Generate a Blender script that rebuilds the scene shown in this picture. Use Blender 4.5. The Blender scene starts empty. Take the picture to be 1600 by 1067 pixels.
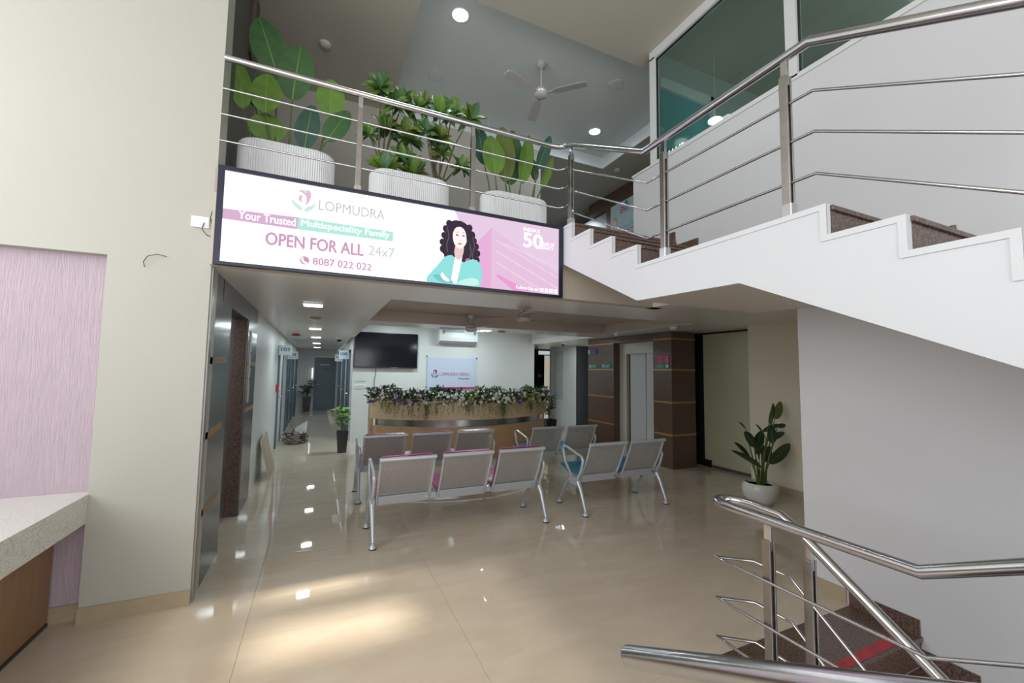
import bpy, bmesh, math, random
from mathutils import Vector, Matrix
R = math.radians
random.seed(7)
scene = bpy.context.scene
COL = scene.collection

# ------------------------------------------------------------------ camera
def make_camera():
    yaw, pitch, roll = R(24.62726), R(4.05007), R(0.76561)
    f = Vector((math.sin(yaw)*math.cos(pitch), math.cos(yaw)*math.cos(pitch), math.sin(pitch)))
    r = Vector((math.cos(yaw), -math.sin(yaw), 0)); u = r.cross(f)
    c, s = math.cos(roll), math.sin(roll)
    rr, uu = c*r + s*u, -s*r + c*u
    M = Matrix((( rr.x, uu.x, -f.x, 0), (rr.y, uu.y, -f.y, 0), (rr.z, uu.z, -f.z, 1.6), (0, 0, 0, 1)))
    cd = bpy.data.cameras.new('camera'); co = bpy.data.objects.new('camera', cd); COL.objects.link(co)
    co.matrix_world = M; cd.sensor_width = 36; cd.lens = 654.93/1600*36; cd.clip_start = .05; cd.clip_end = 100
    scene.camera = co
make_camera()

# ------------------------------------------------------------------ light and exposure
scene.view_settings.view_transform = 'Standard'; scene.view_settings.look = 'None'
scene.view_settings.exposure = 0.0; scene.view_settings.gamma = 1.0
scene.view_settings.use_curve_mapping = False
W = bpy.data.worlds.new('daylight'); scene.world = W; W.use_nodes = True
W.node_tree.nodes['Background'].inputs[0].default_value = (.90, .95, 1, 1)
W.node_tree.nodes['Background'].inputs[1].default_value = 1.6

def lamp(name, kind, loc, energy, color=(1, 1, 1), size=.2, size_y=None, rot=(0, 0, 0), shape='DISK', spread=180):
    d = bpy.data.lights.new(name, kind); d.energy = energy; d.color = color
    if kind == 'AREA':
        d.shape = shape; d.size = size; d.spread = R(spread)
        if size_y: d.shape = 'RECTANGLE'; d.size_y = size_y
    o = bpy.data.objects.new(name, d); COL.objects.link(o); o.location = loc; o.rotation_euler = rot
    return o
sun = lamp('sun', 'SUN', (0, 0, 12), 5.6, (1, .93, .78)); sun.data.angle = R(4)
sun.rotation_euler = (R(2.5), R(6), 0)
# daylight coming in through the glazed entrance behind the camera
fac = lamp('entrance_daylight', 'AREA', (0, -4.35, 2.4), 165, (.97, .985, 1), 6.4, 4.4, (R(90), 0, 0))
# added fill light at an unseen, made-up opening in the left side wall
side_fill = lamp('side_fill_daylight', 'AREA', (-3.45, 1.1, 3.3), 140, (.98, .99, 1), 4.2, 3.4, (R(90), 0, R(-90)))
# lamps of the two storeys
COOL = (.80, .96, 1)
for x, y in ((-.09, 5.22), (-.09, 8.35), (-.09, 10.6), (-.09, 13.1), (-.09, 15.6)):
    lamp('corridor_lamp', 'AREA', (x, y, 2.30), 9 if y > 6 else 4, COOL, .19, shape='SQUARE')
for x, y in ((1.6, 8.9), (3.3, 8.9)):
    lamp('reception_lamp', 'AREA', (x, y, 2.70), 27, COOL, .3)
lamp('reception_strip_lamp', 'AREA', (2.66, 7.0, 2.30), 9, COOL, .19, shape='SQUARE')
lamp('passage_lamp', 'AREA', (5.7, 9.3, 2.3), 3.2, COOL, .3)
for x, y in ((1.239, 4.241), (3.907, 5.6)):
    lamp('upper_lamp', 'AREA', (x, y, 5.58), 7, COOL, .2)
lamp('upper_hall_lamp', 'AREA', (5.0, 8.6, 5.3), 14, COOL, .4)
gl_ = lamp('glazed_room_fill', 'POINT', (5.6, 1.0, 4.7), 45, (.85, 1, .97)); gl_.data.shadow_soft_size = .2  # added to brighten the room behind the glass, no fixture there

# ------------------------------------------------------------------ materials
MATS = {}
def mat(name, col, rough=.5, metal=0, noise=0, nscale=8, bump=0, bscale=40, spec=.5, emit=None, estr=0, stretch=None, alpha=None, col2=None, trans=0, thr=None):
    if name in MATS: return MATS[name]
    m = bpy.data.materials.new(name); m.use_nodes = True; nt = m.node_tree; b = nt.nodes['Principled BSDF']
    b.inputs['Base Color'].default_value = (*col, 1); b.inputs['Roughness'].default_value = rough
    b.inputs['Metallic'].default_value = metal; b.inputs['Specular IOR Level'].default_value = spec
    if trans: b.inputs['Transmission Weight'].default_value = trans
    tc = nt.nodes.new('ShaderNodeTexCoord'); mp = nt.nodes.new('ShaderNodeMapping')
    nt.links.new(tc.outputs['Object'], mp.inputs[0])
    if stretch: mp.inputs['Scale'].default_value = stretch
    if noise or col2:
        n = nt.nodes.new('ShaderNodeTexNoise'); n.inputs['Scale'].default_value = nscale; n.inputs['Detail'].default_value = 5
        nt.links.new(mp.outputs[0], n.inputs['Vector'])
        r = nt.nodes.new('ShaderNodeValToRGB'); nt.links.new(n.outputs['Fac'], r.inputs[0])
        lo, hi = thr or (.3, .7)
        r.color_ramp.elements[0].position = lo; r.color_ramp.elements[1].position = hi
        c2 = col2 or tuple(c*(1-noise) for c in col)
        r.color_ramp.elements[0].color = (*c2, 1); r.color_ramp.elements[1].color = (*col, 1)
        nt.links.new(r.outputs[0], b.inputs['Base Color'])
    if bump:
        n2 = nt.nodes.new('ShaderNodeTexNoise'); n2.inputs['Scale'].default_value = bscale; n2.inputs['Detail'].default_value = 3
        nt.links.new(mp.outputs[0], n2.inputs['Vector'])
        bp = nt.nodes.new('ShaderNodeBump'); bp.inputs['Strength'].default_value = bump; bp.inputs['Distance'].default_value = .01
        nt.links.new(n2.outputs['Fac'], bp.inputs['Height']); nt.links.new(bp.outputs[0], b.inputs['Normal'])
    if emit:
        b.inputs['Emission Color'].default_value = (*emit, 1); b.inputs['Emission Strength'].default_value = estr
    if alpha is not None: b.inputs['Alpha'].default_value = alpha
    MATS[name] = m; return m
def emis(name, col, s=1.0):
    if name in MATS: return MATS[name]
    m = bpy.data.materials.new(name); m.use_nodes = True; nt = m.node_tree
    nt.nodes.remove(nt.nodes['Principled BSDF']); e = nt.nodes.new('ShaderNodeEmission')
    e.inputs[0].default_value = (*col, 1); e.inputs[1].default_value = s
    nt.links.new(e.outputs[0], nt.nodes['Material Output'].inputs[0]); MATS[name] = m; return m
def glass(name, tint=(.75, .9, .88), refl=.12, rough=.02):
    m = bpy.data.materials.new(name); m.use_nodes = True; nt = m.node_tree; nt.nodes.remove(nt.nodes['Principled BSDF'])
    t = nt.nodes.new('ShaderNodeBsdfTransparent'); t.inputs[0].default_value = (*tint, 1)
    g = nt.nodes.new('ShaderNodeBsdfGlossy'); g.inputs['Roughness'].default_value = rough
    lw = nt.nodes.new('ShaderNodeLayerWeight'); lw.inputs[0].default_value = .5
    f = nt.nodes.new('ShaderNodeMath'); f.operation = 'POWER'; f.inputs[1].default_value = 4
    nt.links.new(lw.outputs['Facing'], f.inputs[0])
    a = nt.nodes.new('ShaderNodeMath'); a.operation = 'ADD'; a.inputs[1].default_value = refl; a.use_clamp = True
    mx = nt.nodes.new('ShaderNodeMixShader'); nt.links.new(f.outputs[0], a.inputs[0]); nt.links.new(a.outputs[0], mx.inputs[0])
    nt.links.new(t.outputs[0], mx.inputs[1]); nt.links.new(g.outputs[0], mx.inputs[2])
    nt.links.new(mx.outputs[0], nt.nodes['Material Output'].inputs[0]); return m
def perforated(name, col, rough, metal):
    m = mat(name, col, rough, metal); nt = m.node_tree; b = nt.nodes['Principled BSDF']
    tc = nt.nodes.new('ShaderNodeTexCoord'); mp = nt.nodes.new('ShaderNodeMapping'); mp.inputs['Scale'].default_value = (95, 95, 95)
    nt.links.new(tc.outputs['Object'], mp.inputs[0])
    fr = nt.nodes.new('ShaderNodeVectorMath'); fr.operation = 'FRACTION'; nt.links.new(mp.outputs[0], fr.inputs[0])
    sb = nt.nodes.new('ShaderNodeVectorMath'); sb.operation = 'SUBTRACT'; sb.inputs[1].default_value = (.5, .5, .5)
    nt.links.new(fr.outputs[0], sb.inputs[0])
    sp = nt.nodes.new('ShaderNodeSeparateXYZ'); nt.links.new(sb.outputs[0], sp.inputs[0])
    cb = nt.nodes.new('ShaderNodeCombineXYZ'); nt.links.new(sp.outputs[0], cb.inputs[0]); nt.links.new(sp.outputs[2], cb.inputs[1])
    ln = nt.nodes.new('ShaderNodeVectorMath'); ln.operation = 'LENGTH'; nt.links.new(cb.outputs[0], ln.inputs[0])
    gt = nt.nodes.new('ShaderNodeMath'); gt.operation = 'GREATER_THAN'; gt.inputs[1].default_value = .33
    nt.links.new(ln.outputs['Value'], gt.inputs[0]); nt.links.new(gt.outputs[0], b.inputs['Alpha'])
    return m

M_WALL = mat('ivory_wall_paint', (.45, .437, .385), .45, noise=.03, nscale=1.2, bump=.05, bscale=60)
M_WALLW = mat('white_wall_paint', (.68, .69, .68), .4, noise=.03, nscale=1.2, bump=.04, bscale=60)
M_STAIRW = mat('white_stair_paint', (.69, .70, .725), .4, noise=.02, nscale=2, bump=.04, bscale=80)
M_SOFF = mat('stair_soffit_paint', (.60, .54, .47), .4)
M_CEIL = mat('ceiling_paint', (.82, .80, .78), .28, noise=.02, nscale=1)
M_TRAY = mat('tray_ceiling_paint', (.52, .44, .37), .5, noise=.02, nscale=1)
M_CEILUP = mat('upper_ceiling_beige', (.50, .47, .40), .5, noise=.02, nscale=1)
M_CEILTR = mat('upper_tray_grey', (.68, .73, .73), .5, noise=.02, nscale=1)
M_PINK = mat('pink_textured_plaster', (.47, .37, .42), .6, noise=.10, nscale=22, bump=.55, bscale=45, stretch=(3, 3, .25))
M_BASE = mat('beige_skirting_tile', (.42, .34, .23), .25, noise=.12, nscale=5)
M_GRANITE = mat('brown_granite', (.17, .105, .08), .22, col2=(.05, .03, .025), nscale=90, thr=(.35, .62), bump=.03, bscale=120)
M_GRANL = mat('speckled_white_granite', (.76, .755, .71), .25, col2=(.50, .48, .44), nscale=150, thr=(.36, .50))
M_CLAD = mat('dark_steel_cladding', (.15, .145, .15), .20, metal=.75, noise=.25, nscale=6, stretch=(1, 1, .15))
M_TAPE = mat('brown_tape', (.36, .21, .09), .45, noise=.3, nscale=14)
M_STEEL = mat('brushed_steel', (.62, .62, .645), .20, metal=1, noise=.08, nscale=30, stretch=(1, 1, 6))
M_STEELP = mat('satin_steel_post', (.42, .39, .37), .32, metal=1, noise=.15, nscale=20)
M_CHROME = mat('silver_powder_coat', (.50, .53, .57), .30, metal=.35)
M_BROWN = mat('brown_laminate', (.115, .068, .050), .30, noise=.12, nscale=6, stretch=(1, 1, 3))
M_GOLD = mat('gold_strip', (.42, .25, .09), .35, metal=.3)
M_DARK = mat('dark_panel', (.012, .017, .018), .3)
M_CREAM = mat('cream_door_paint', (.52, .50, .43), .35)
M_LIFT = mat('lift_door_grey', (.50, .50, .51), .35)
M_GREEN = mat('olive_frosted_glass', (.46, .45, .31), .25, noise=.04, nscale=2)
M_BLUEG = mat('blue_grey_door', (.085, .125, .165), .35)
M_WOOD = mat('light_wood_laminate', (.52, .34, .20), .35, noise=.12, nscale=5, stretch=(1, 1, 9))
M_WOODO = mat('orange_wood_laminate', (.34, .19, .095), .35, noise=.15, nscale=5, stretch=(1, 8, 1))
M_WHITE = mat('white_plastic', (.78, .79, .79), .35)
M_BLACK = mat('black_plastic', (.012, .012, .014), .25)
M_RUB = mat('black_rubber', (.02, .02, .02), .6)
M_POTW = mat('white_ribbed_pot', (.74, .75, .76), .45)
M_SOIL = mat('dark_soil', (.03, .02, .015), .9, noise=.4, nscale=60)
M_MAG = mat('magenta_vinyl', (.48, .055, .22), .35)
M_TEAL = mat('blue_vinyl', (.025, .20, .33), .35)
M_RED = mat('red_plastic', (.45, .02, .03), .4)
M_STEM = mat('green_stem', (.10, .14, .04), .5)
M_BARK = mat('brown_stem', (.12, .10, .06), .7, noise=.3, nscale=30)
def leafmat(n, c, c2=None):
    return mat(n, c, .42, noise=.3, nscale=5, col2=c2, spec=.5)
L1 = leafmat('leaf_bright_green', (.15, .27, .035), (.09, .18, .03))
L2 = leafmat('leaf_deep_green', (.055, .14, .045), (.035, .10, .03))
L3 = leafmat('leaf_blue_green', (.035, .11, .075), (.03, .08, .06))
L4 = leafmat('leaf_dark', (.02, .055, .02), (.012, .035, .015))
L5 = leafmat('leaf_olive', (.14, .18, .03), (.09, .12, .02))
M_PERF = perforated('perforated_steel_sheet', (.52, .52, .51), .38, .55)
M_LIGHT = emis('lamp_diffuser', (.93, .97, 1), 9)

# ------------------------------------------------------------------ mesh helpers
ORG = {}
class G:
    def __init__(s): s.v = []; s.f = []; s.sm = []
    def add(s, vs, fs, smooth=False):
        n = len(s.v); s.v += [tuple(p) for p in vs]; s.f += [tuple(i+n for i in f) for f in fs]; s.sm += [smooth]*len(fs); return s
    def box(s, x0, x1, y0, y1, z0, z1, bev=0):
        if bev:
            bm = bmesh.new(); bmesh.ops.create_cube(bm, size=1)
            for v in bm.verts:
                v.co = Vector(((x0+x1)/2+v.co.x*(x1-x0), (y0+y1)/2+v.co.y*(y1-y0), (z0+z1)/2+v.co.z*(z1-z0)))
            bmesh.ops.bevel(bm, geom=bm.edges[:], offset=bev, segments=2, profile=.5, affect='EDGES')
            bm.verts.index_update(); s.add([v.co[:] for v in bm.verts], [[v.index for v in f.verts] for f in bm.faces]); bm.free(); return s
        return s.add([(x, y, z) for x in (x0, x1) for y in (y0, y1) for z in (z0, z1)],
                     [(0, 1, 3, 2), (4, 6, 7, 5), (0, 4, 5, 1), (2, 3, 7, 6), (0, 2, 6, 4), (1, 5, 7, 3)])
    def obox(s, c, ax, ay, az, hx, hy, hz):     # oriented box
        c, ax, ay, az = Vector(c), Vector(ax), Vector(ay), Vector(az)
        return s.add([c+ax*hx*i+ay*hy*j+az*hz*k for i in (-1, 1) for j in (-1, 1) for k in (-1, 1)],
                     [(0, 1, 3, 2), (4, 6, 7, 5), (0, 4, 5, 1), (2, 3, 7, 6), (0, 2, 6, 4), (1, 5, 7, 3)])
    def prism(s, poly, axis, a0, a1):           # poly in the two other axes
        def P(p, a):
            return {'x': (a, p[0], p[1]), 'y': (p[0], a, p[1]), 'z': (p[0], p[1], a)}[axis]
        n = len(poly); vs = [P(p, a0) for p in poly]+[P(p, a1) for p in poly]
        fs = [tuple(range(n)), tuple(range(2*n-1, n-1, -1))]+[(i, (i+1) % n, n+(i+1) % n, n+i) for i in range(n)]
        return s.add(vs, fs)
    def tube(s, pts, r, n=10, closed=False, taper=None, cap=True):
        pts = [Vector(p) for p in pts]; N = len(pts); rings = []
        d0 = (pts[1]-pts[0]).normalized(); ref = Vector((0, 0, 1)) if abs(d0.z) < .9 else Vector((1, 0, 0))
        u = d0.cross(ref).normalized()
        for i, p in enumerate(pts):
            a = pts[i-1] if (i or closed) else None; b = pts[(i+1) % N] if (i < N-1 or closed) else None
            d = ((b-p).normalized() if b is not None else Vector())+((p-a).normalized() if a is not None else Vector())
            d = d.normalized() if d.length > 1e-6 else d0
            u = (u-d*u.dot(d)).normalized(); w = d.cross(u)
            k = 1.0
            if a is not None and b is not None:
                cs = (p-a).normalized().dot(d); k = 1/max(cs, .5)
            rr = r*(taper[i] if taper else 1)
            rings.append([p+u*math.cos(t)*rr*k+w*math.sin(t)*rr for t in [2*math.pi*j/n for j in range(n)]])
        vs = [v for q in rings for v in q]; fs = []
        for i in range(N if closed else N-1):
            i2 = (i+1) % N
            fs += [(i*n+j, i*n+(j+1) % n, i2*n+(j+1) % n, i2*n+j) for j in range(n)]
        s.add(vs, fs, True)
        if not closed and cap:
            m = len(s.v)-len(vs); s.f += [tuple(m+j for j in range(n-1, -1, -1)), tuple(m+(N-1)*n+j for j in range(n))]; s.sm += [False, False]
        return s
    def lathe(s, prof, c, n=24, sx=1, sy=1, smooth=True):
        vs = [(c[0]+r*math.cos(2*math.pi*j/n)*sx, c[1]+r*math.sin(2*math.pi*j/n)*sy, c[2]+z) for r, z in prof for j in range(n)]
        fs = [(i*n+j, i*n+(j+1) % n, (i+1)*n+(j+1) % n, (i+1)*n+j) for i in range(len(prof)-1) for j in range(n)]
        s.add(vs, fs, smooth); m = len(s.v)-len(vs)
        if prof[0][0] > 1e-4: s.f.append(tuple(m+j for j in range(n-1, -1, -1))); s.sm.append(False)
        if prof[-1][0] > 1e-4: s.f.append(tuple(m+(len(prof)-1)*n+j for j in range(n))); s.sm.append(False)
        return s
    def build(s, name, material, parent=None, origin=None, mats=None):
        o0 = ORG[parent.name] if parent else Vector(origin or (0, 0, 0))
        me = bpy.data.meshes.new(name)
        me.from_pydata([(p[0]-o0[0], p[1]-o0[1], p[2]-o0[2]) for p in s.v], [], s.f)
        me.polygons.foreach_set('use_smooth', s.sm)
        me.materials.append(material)
        me.validate(); me.update()
        bm = bmesh.new(); bm.from_mesh(me); bmesh.ops.recalc_face_normals(bm, faces=bm.faces); bm.to_mesh(me); bm.free()
        if any(s.sm): me.set_sharp_from_angle(angle=R(50))
        o = bpy.data.objects.new(name, me); COL.objects.link(o)
        if parent: o.parent = parent
        else: o.location = o0
        ORG[o.name] = Vector(o0); return o
def tag(o, label, cat, group=None):
    o['label'] = label; o['category'] = cat
    if group: o['group'] = group
    return o
def thing(name, label, cat, loc, group=None):
    o = bpy.data.objects.new(name, None); COL.objects.link(o); o.location = loc; o.empty_display_size = .1
    ORG[o.name] = Vector(loc); return tag(o, label, cat, group)
def struct(name, g, m, parent=None):
    o = g.build(name, m, parent)
    if not parent: o['kind'] = 'structure'
    return o
def copy_tree(o, parent=None):
    c = o.copy(); COL.objects.link(c)
    if parent: c.parent = parent
    for ch in o.children: copy_tree(ch, c)
    return c
def lab(o, s): o['label'] = s; return o

# text: flat lettering turned into a mesh
def text(name, body, x, z, size, material, parent, y=None, plane='y', width=None, bold=0, ext=.0008, align='LEFT', xo=None, height=None):
    cu = bpy.data.curves.new(name, 'FONT'); cu.body = body; cu.size = 1; cu.align_x = 'LEFT'; cu.resolution_u = 3
    t = bpy.data.objects.new(name, cu); COL.objects.link(t); bpy.context.view_layer.update()
    dg = bpy.context.evaluated_depsgraph_get(); me = bpy.data.meshes.new_from_object(t.evaluated_get(dg))
    bpy.data.objects.remove(t); bpy.data.curves.remove(cu)
    xs = [v.co.x for v in me.vertices]; ys = [v.co.y for v in me.vertices]
    w = max(xs)-min(xs); h = max(ys)-min(ys); x0 = min(xs); y0 = min(ys)
    kx = (width/w) if width else size; kz = (height/h) if height else size
    vs = []
    for v in me.vertices:
        a = (v.co.x-x0)*kx; b = (v.co.y-y0)*kz
        if plane == 'y': vs.append((x+a, y, z+b))
        elif plane == '-x': vs.append((y, x-a, z+b))     # faces -X, reads towards -Y
        elif plane == 'x': vs.append((y, x+a, z+b))
    fs = [tuple(p.vertices) for p in me.polygons]; bpy.data.meshes.remove(me)
    g = G(); g.add(vs, fs)
    if bold:                                     # heavier strokes: the same glyphs nudged sideways and up
        for i, (a, b) in enumerate(((1, 0), (-1, 0), (0, .7), (0, -.7))):
            da, db = a*bold*kx, b*bold*kz; lift_ = -.00025*(i+1)
            g.add([(p[0]+(da if plane == 'y' else lift_), p[1]+(da if plane != 'y' else lift_), p[2]+db) for p in vs], fs)
    return g.build(name, material, parent)

# ================================================================== SETTING
# floor: polished tiles on a bed, with the well of the basement stair left open
WX0, WX1, WY = 2.092, 3.45, 1.78
g = G(); g.box(-3.6, WX0, -4.6, WY, -.25, -.013); g.box(-3.6, 3.44, WY, 18.2, -.25, -.013); g.box(3.44, 3.6, 2.08, 18.2, -.25, -.013); g.box(3.6, 7.6, WY, 18.2, -.25, -.013)
g.box(3.575, 3.6, -4.6, WY, -.25, -.013)
floor = struct('floor', g, mat('floor_bed', (.30, .26, .20), .6))
def floor_mat():
    m = mat('polished_beige_tile', (.52, .43, .33), .024, spec=.6); nt = m.node_tree; b = nt.nodes['Principled BSDF']
    tc = nt.nodes.new('ShaderNodeNewGeometry'); mp = nt.nodes.new('ShaderNodeMapping'); mp.inputs['Rotation'].default_value = (0, 0, R(35)); mp.inputs['Scale'].default_value = (1, 3.2, 1)
    nt.links.new(tc.outputs['Position'], mp.inputs[0])
    n = nt.nodes.new('ShaderNodeTexNoise'); n.inputs['Scale'].default_value = 1.7; n.inputs['Detail'].default_value = 7; n.inputs['Distortion'].default_value = 1.2
    nt.links.new(mp.outputs[0], n.inputs['Vector'])
    r = nt.nodes.new('ShaderNodeValToRGB'); r.color_ramp.elements[0].position = .32; r.color_ramp.elements[1].position = .72
    r.color_ramp.elements[0].color = (.54, .45, .35, 1); r.color_ramp.elements[1].color = (.60, .515, .415, 1)
    nt.links.new(n.outputs['Fac'], r.inputs[0]); nt.links.new(r.outputs[0], b.inputs['Base Color']); return m
M_FLOOR = floor_mat()
T = 1.22; zones = [(-3.5, -.73, -4.5, 3.57), (-.73, WX0, -4.5, WY), (-.73, 3.45, WY, 3.57), (3.45, 5.74, 2.07, 3.57), (-.73, 6.2, 3.57, 5.3),
                   (-.73, 5.42, 5.3, 10.0), (5.42, 7.3, 7.78, 12), (-.75, .68, 10, 18), (5.2, 5.5, 10, 12)]
tile_me = None
gap = .0007
for i in range(-3, 7):
    for j in range(-6, 14):
        x0 = -.348+T*i; y0 = WY+T*j
        if not any(x0 < b-.02 and x0+T > a+.02 and y0 < d-.02 and y0+T > c+.02 for a, b, c, d in zones): continue
        if x0 > 2.0 and y0 < WY-.1 : continue
        if tile_me is None:
            t = G().box(gap, T-gap, gap, T-gap, -.013, 0, bev=.0009).build('floor_tile', M_FLOOR, floor); tile_me = t.data
        else:
            t = bpy.data.objects.new('floor_tile', tile_me); COL.objects.link(t); t.parent = floor
        t.location = (x0, y0, 0)

# left front wall with niche
Z2, ZC, UC = 3.02, 2.32, 5.45
g = G(); g.box(-1.295, -.728, 3.575, 3.66, 0, UC); g.box(-3.5, -1.295, 3.575, 3.66, 2.33, UC); g.box(-3.5, -.728, 3.66, 3.80, 0, UC)
struct('wall_left', g, M_WALL)
struct('trim_1', G().box(-3.5, -1.296, 3.648, 3.66, 0.0, 2.33), M_PINK)
struct('baseboard_front', G().box(-1.297, -.726, 3.562, 3.576, 0, .10), M_BASE)
struct('baseboard_niche', G().box(-3.5, -1.296, 3.636, 3.649, 0, .10), M_BASE)
g = G().box(-3.62, -3.5, -4.5, -1.0, 0, UC); g.box(-3.62, -3.5, 3.2, 3.66, 0, UC); g.box(-3.62, -3.5, -1.0, 3.2, 0, 1.55); g.box(-3.62, -3.5, -1.0, 3.2, 5.05, UC)
struct('wall_side', g, M_WALL)
# left cladding around the near lift, and lift reveal
XL = -.73
clad = thing('lift_surround', 'dark brushed steel cladding with brown tape strips around the recess left of the corridor', 'cladding', (XL, 4.9, 0))
gp = [(3.665, 4.43, 0, ZC), (5.46, 6.16, 0, ZC), (4.43, 5.46, 2.13, ZC)]
for a, b, c, d in gp: G().box(XL-.16, XL, a, b, c, d).build('cladding_panel', M_CLAD, clad)
G().box(XL-.16, XL+.012, 3.60, 3.668, 0, ZC).build('edge_trim', mat('grey_edge_trim', (.35, .33, .31), .35, metal=.6), clad)
lab(G().box(XL-.155, XL-.01, 5.44, 5.462, 0, 2.13).build('granite_jamb', M_GRANITE, clad), 'brown granite jamb')
G().box(XL-.155, XL-.01, 4.425, 4.445, 0, 2.13).build('door_frame', M_STEEL, clad)
for y0, y1, z in ((3.67, 4.32, 1.64), (3.67, 4.28, 1.09), (3.75, 4.28, .535)):
    G().add([(XL+.002, y0, z-.02), (XL+.002, y1, z+.0), (XL+.002, y1, z+.055), (XL+.002, y0, z+.03), (XL-.004, y0, z-.02), (XL-.004, y1, z), (XL-.004, y1, z+.055), (XL-.004, y0, z+.03)],
            [(0, 1, 2, 3), (4, 5, 6, 7), (0, 1, 5, 4), (3, 2, 6, 7)]).build('tape_strip', M_TAPE, clad)
for z in (1.62, 1.10):
    G().box(XL-.004, XL+.002, 5.50, 6.14, z, z+.05).build('tape_strip', M_TAPE, clad)
G().box(XL-.001, XL+.003, 4.05, 4.06, 2.14, ZC).build('panel_joint', M_BLACK, clad)
cp = G().box(XL, XL+.012, 5.60, 5.69, 1.20, 2.02, bev=.004).build('call_panel', M_STEELP, clad)
G().lathe([(.014, 0), (.014, .004)], (0, 0, 0), 12)
for z in (1.45, 1.6, 1.75):
    G().box(XL+.012, XL+.016, 5.63, 5.66, z, z+.03).build('button', M_BLACK, cp)
struct('door_1', G().box(XL-.155, XL-.13, 4.44, 5.44, 0, 2.13), mat('lift_steel_door', (.35, .33, .32), .3, metal=.8, noise=.1))
# corridor
struct('wall_corridor_left', G().box(-.93, -.752, 6.16, 18.1, 0, ZC+.6), M_WALLW)
struct('wall_corridor_right', G().box(.682, .85, 10.14, 18.1, 0, ZC+.1), M_WALLW)
struct('wall_far', G().box(-.93, .85, 17.9, 18.1, 0, ZC+.1), M_WALLW)
struct('trim_2', G().box(-.752, .682, 17.82, 17.9, 2.10, ZC), M_WALLW)
def door(n, side, y0, y1, leafm):
    x = -.752 if side < 0 else .682; s = 1 if side < 0 else -1
    def bx(a, b, y0, y1, z0, z1): return G().box(min(a, b), max(a, b), y0, y1, z0, z1)
    o = bx(x-s*.01, x+s*.012, y0+.06, y1-.06, 0, 2.0).build(n, leafm); o['kind'] = 'structure'; ORG[o.name] = Vector((0, 0, 0))
    bx(x-s*.01, x+s*.035, y0, y0+.07, 0, 2.06).build('door_frame', M_BLUEG, o)
    bx(x-s*.01, x+s*.035, y1-.07, y1, 0, 2.06).build('door_frame', M_BLUEG, o)
    bx(x-s*.01, x+s*.035, y0, y1, 2.0, 2.06).build('door_frame', M_BLUEG, o)
    hy = y0+.13
    G().tube([(x+s*.02, hy, 1.02), (x+s*.07, hy, 1.02), (x+s*.07, hy+.12, 1.02)], .011, 8).build('door_handle', M_STEEL, o)
door('door_2', -1, 9.62, 10.65, M_WALLW); door('door_3', -1, 12.2, 13.2, M_BLUEG); door('door_4', -1, 14.0, 15.0, M_BLUEG); door('door_5', -1, 15.9, 17.2, M_BLUEG)
door('door_6', 1, 10.75, 11.75, M_BLUEG); door('door_7', 1, 12.9, 13.9, M_BLUEG); door('door_8', 1, 15.3, 16.4, M_BLUEG)
d = struct('door_9', G().box(-.16, .60, 17.84, 17.88, 0, 2.03), M_BLUEG)
G().box(-.20, .64, 17.80, 17.90, 2.03, 2.08).build('door_frame', M_WHITE, d)
G().box(.03, .40, 17.832, 17.842, 1.70, 1.80).build('name_plate', M_BLACK, d)
G().box(.06, .37, 17.828, 17.834, 1.74, 1.76).build('plate_lettering', M_WHITE, d)
G().box(.18, .26, 17.832, 17.842, 1.55, 1.63).build('notice', mat('navy_notice', (.05, .06, .08), .4), d)
G().tube([(-.06, 17.84, 1.0), (-.06, 17.78, 1.0), (.04, 17.78, 1.0)], .012, 8).build('door_handle', M_STEEL, d)
# narrow lit gap beside the far door
wn = struct('window_1', G().box(-.235, -.215, 17.86, 17.895, 1.22, 1.62), emis('lit_slit', (.95, .98, 1), 1.6))

# reception back wall, right passage
struct('wall_back', G().box(.682, 5.18, 10.02, 10.14, 0, 2.9), M_WALLW)
struct('wall_passage', G().box(6.27, 6.4, 9.52, 10.92, 0, 2.62), M_WALLW)
struct('trim_3', G().box(6.262, 6.272, 10.18, 10.68, .82, 2.18), mat('grey_panel_paint', (.50, .50, .50), .4))
struct('wall_passage_end', G().box(5.0, 8.0, 12.0, 12.1, 0, 2.7), mat('dim_grey_paint', (.22, .23, .24), .5))
struct('wall_reception_end', G().box(5.18, 5.26, 10.02, 12.0, 0, 2.7), M_WALLW)
dd = struct('door_10', G().box(6.22, 6.90, 11.94, 11.99, 0, 2.3), M_DARK)
lab(G().box(6.64, 6.83, 11.925, 11.945, 0, 2.12).build('lit_opening', mat('glowing_cream_panel', (.85, .80, .62), .6, emit=(1, .93, .75), estr=.35), dd), 'cream lit opening')  # emission on panel and transom stands in for light beyond the doorway
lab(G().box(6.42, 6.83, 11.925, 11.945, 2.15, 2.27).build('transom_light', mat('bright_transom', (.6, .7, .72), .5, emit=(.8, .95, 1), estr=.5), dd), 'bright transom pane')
G().box(6.40, 6.52, 11.925, 11.945, 1.42, 1.52).build('door_sign', mat('dim_sign', (.2, .2, .2), .5), dd)
struct('wall_slit', G().box(6.27, 7.4, 9.47, 9.52, 0, 2.30), M_DARK)
struct('trim_4', G().box(6.25, 7.4, 9.44, 9.52, 2.30, 2.36), mat('grey_head_trim', (.4, .41, .42), .4))
struct('trim_5', G().box(6.62, 7.0, 9.44, 9.47, 1.45, 2.30), mat('grey_infill', (.22, .23, .24), .5))
struct('wall_beyond', G().box(7.4, 7.5, 7.6, 12, 0, 2.7), M_WALLW)

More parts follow.
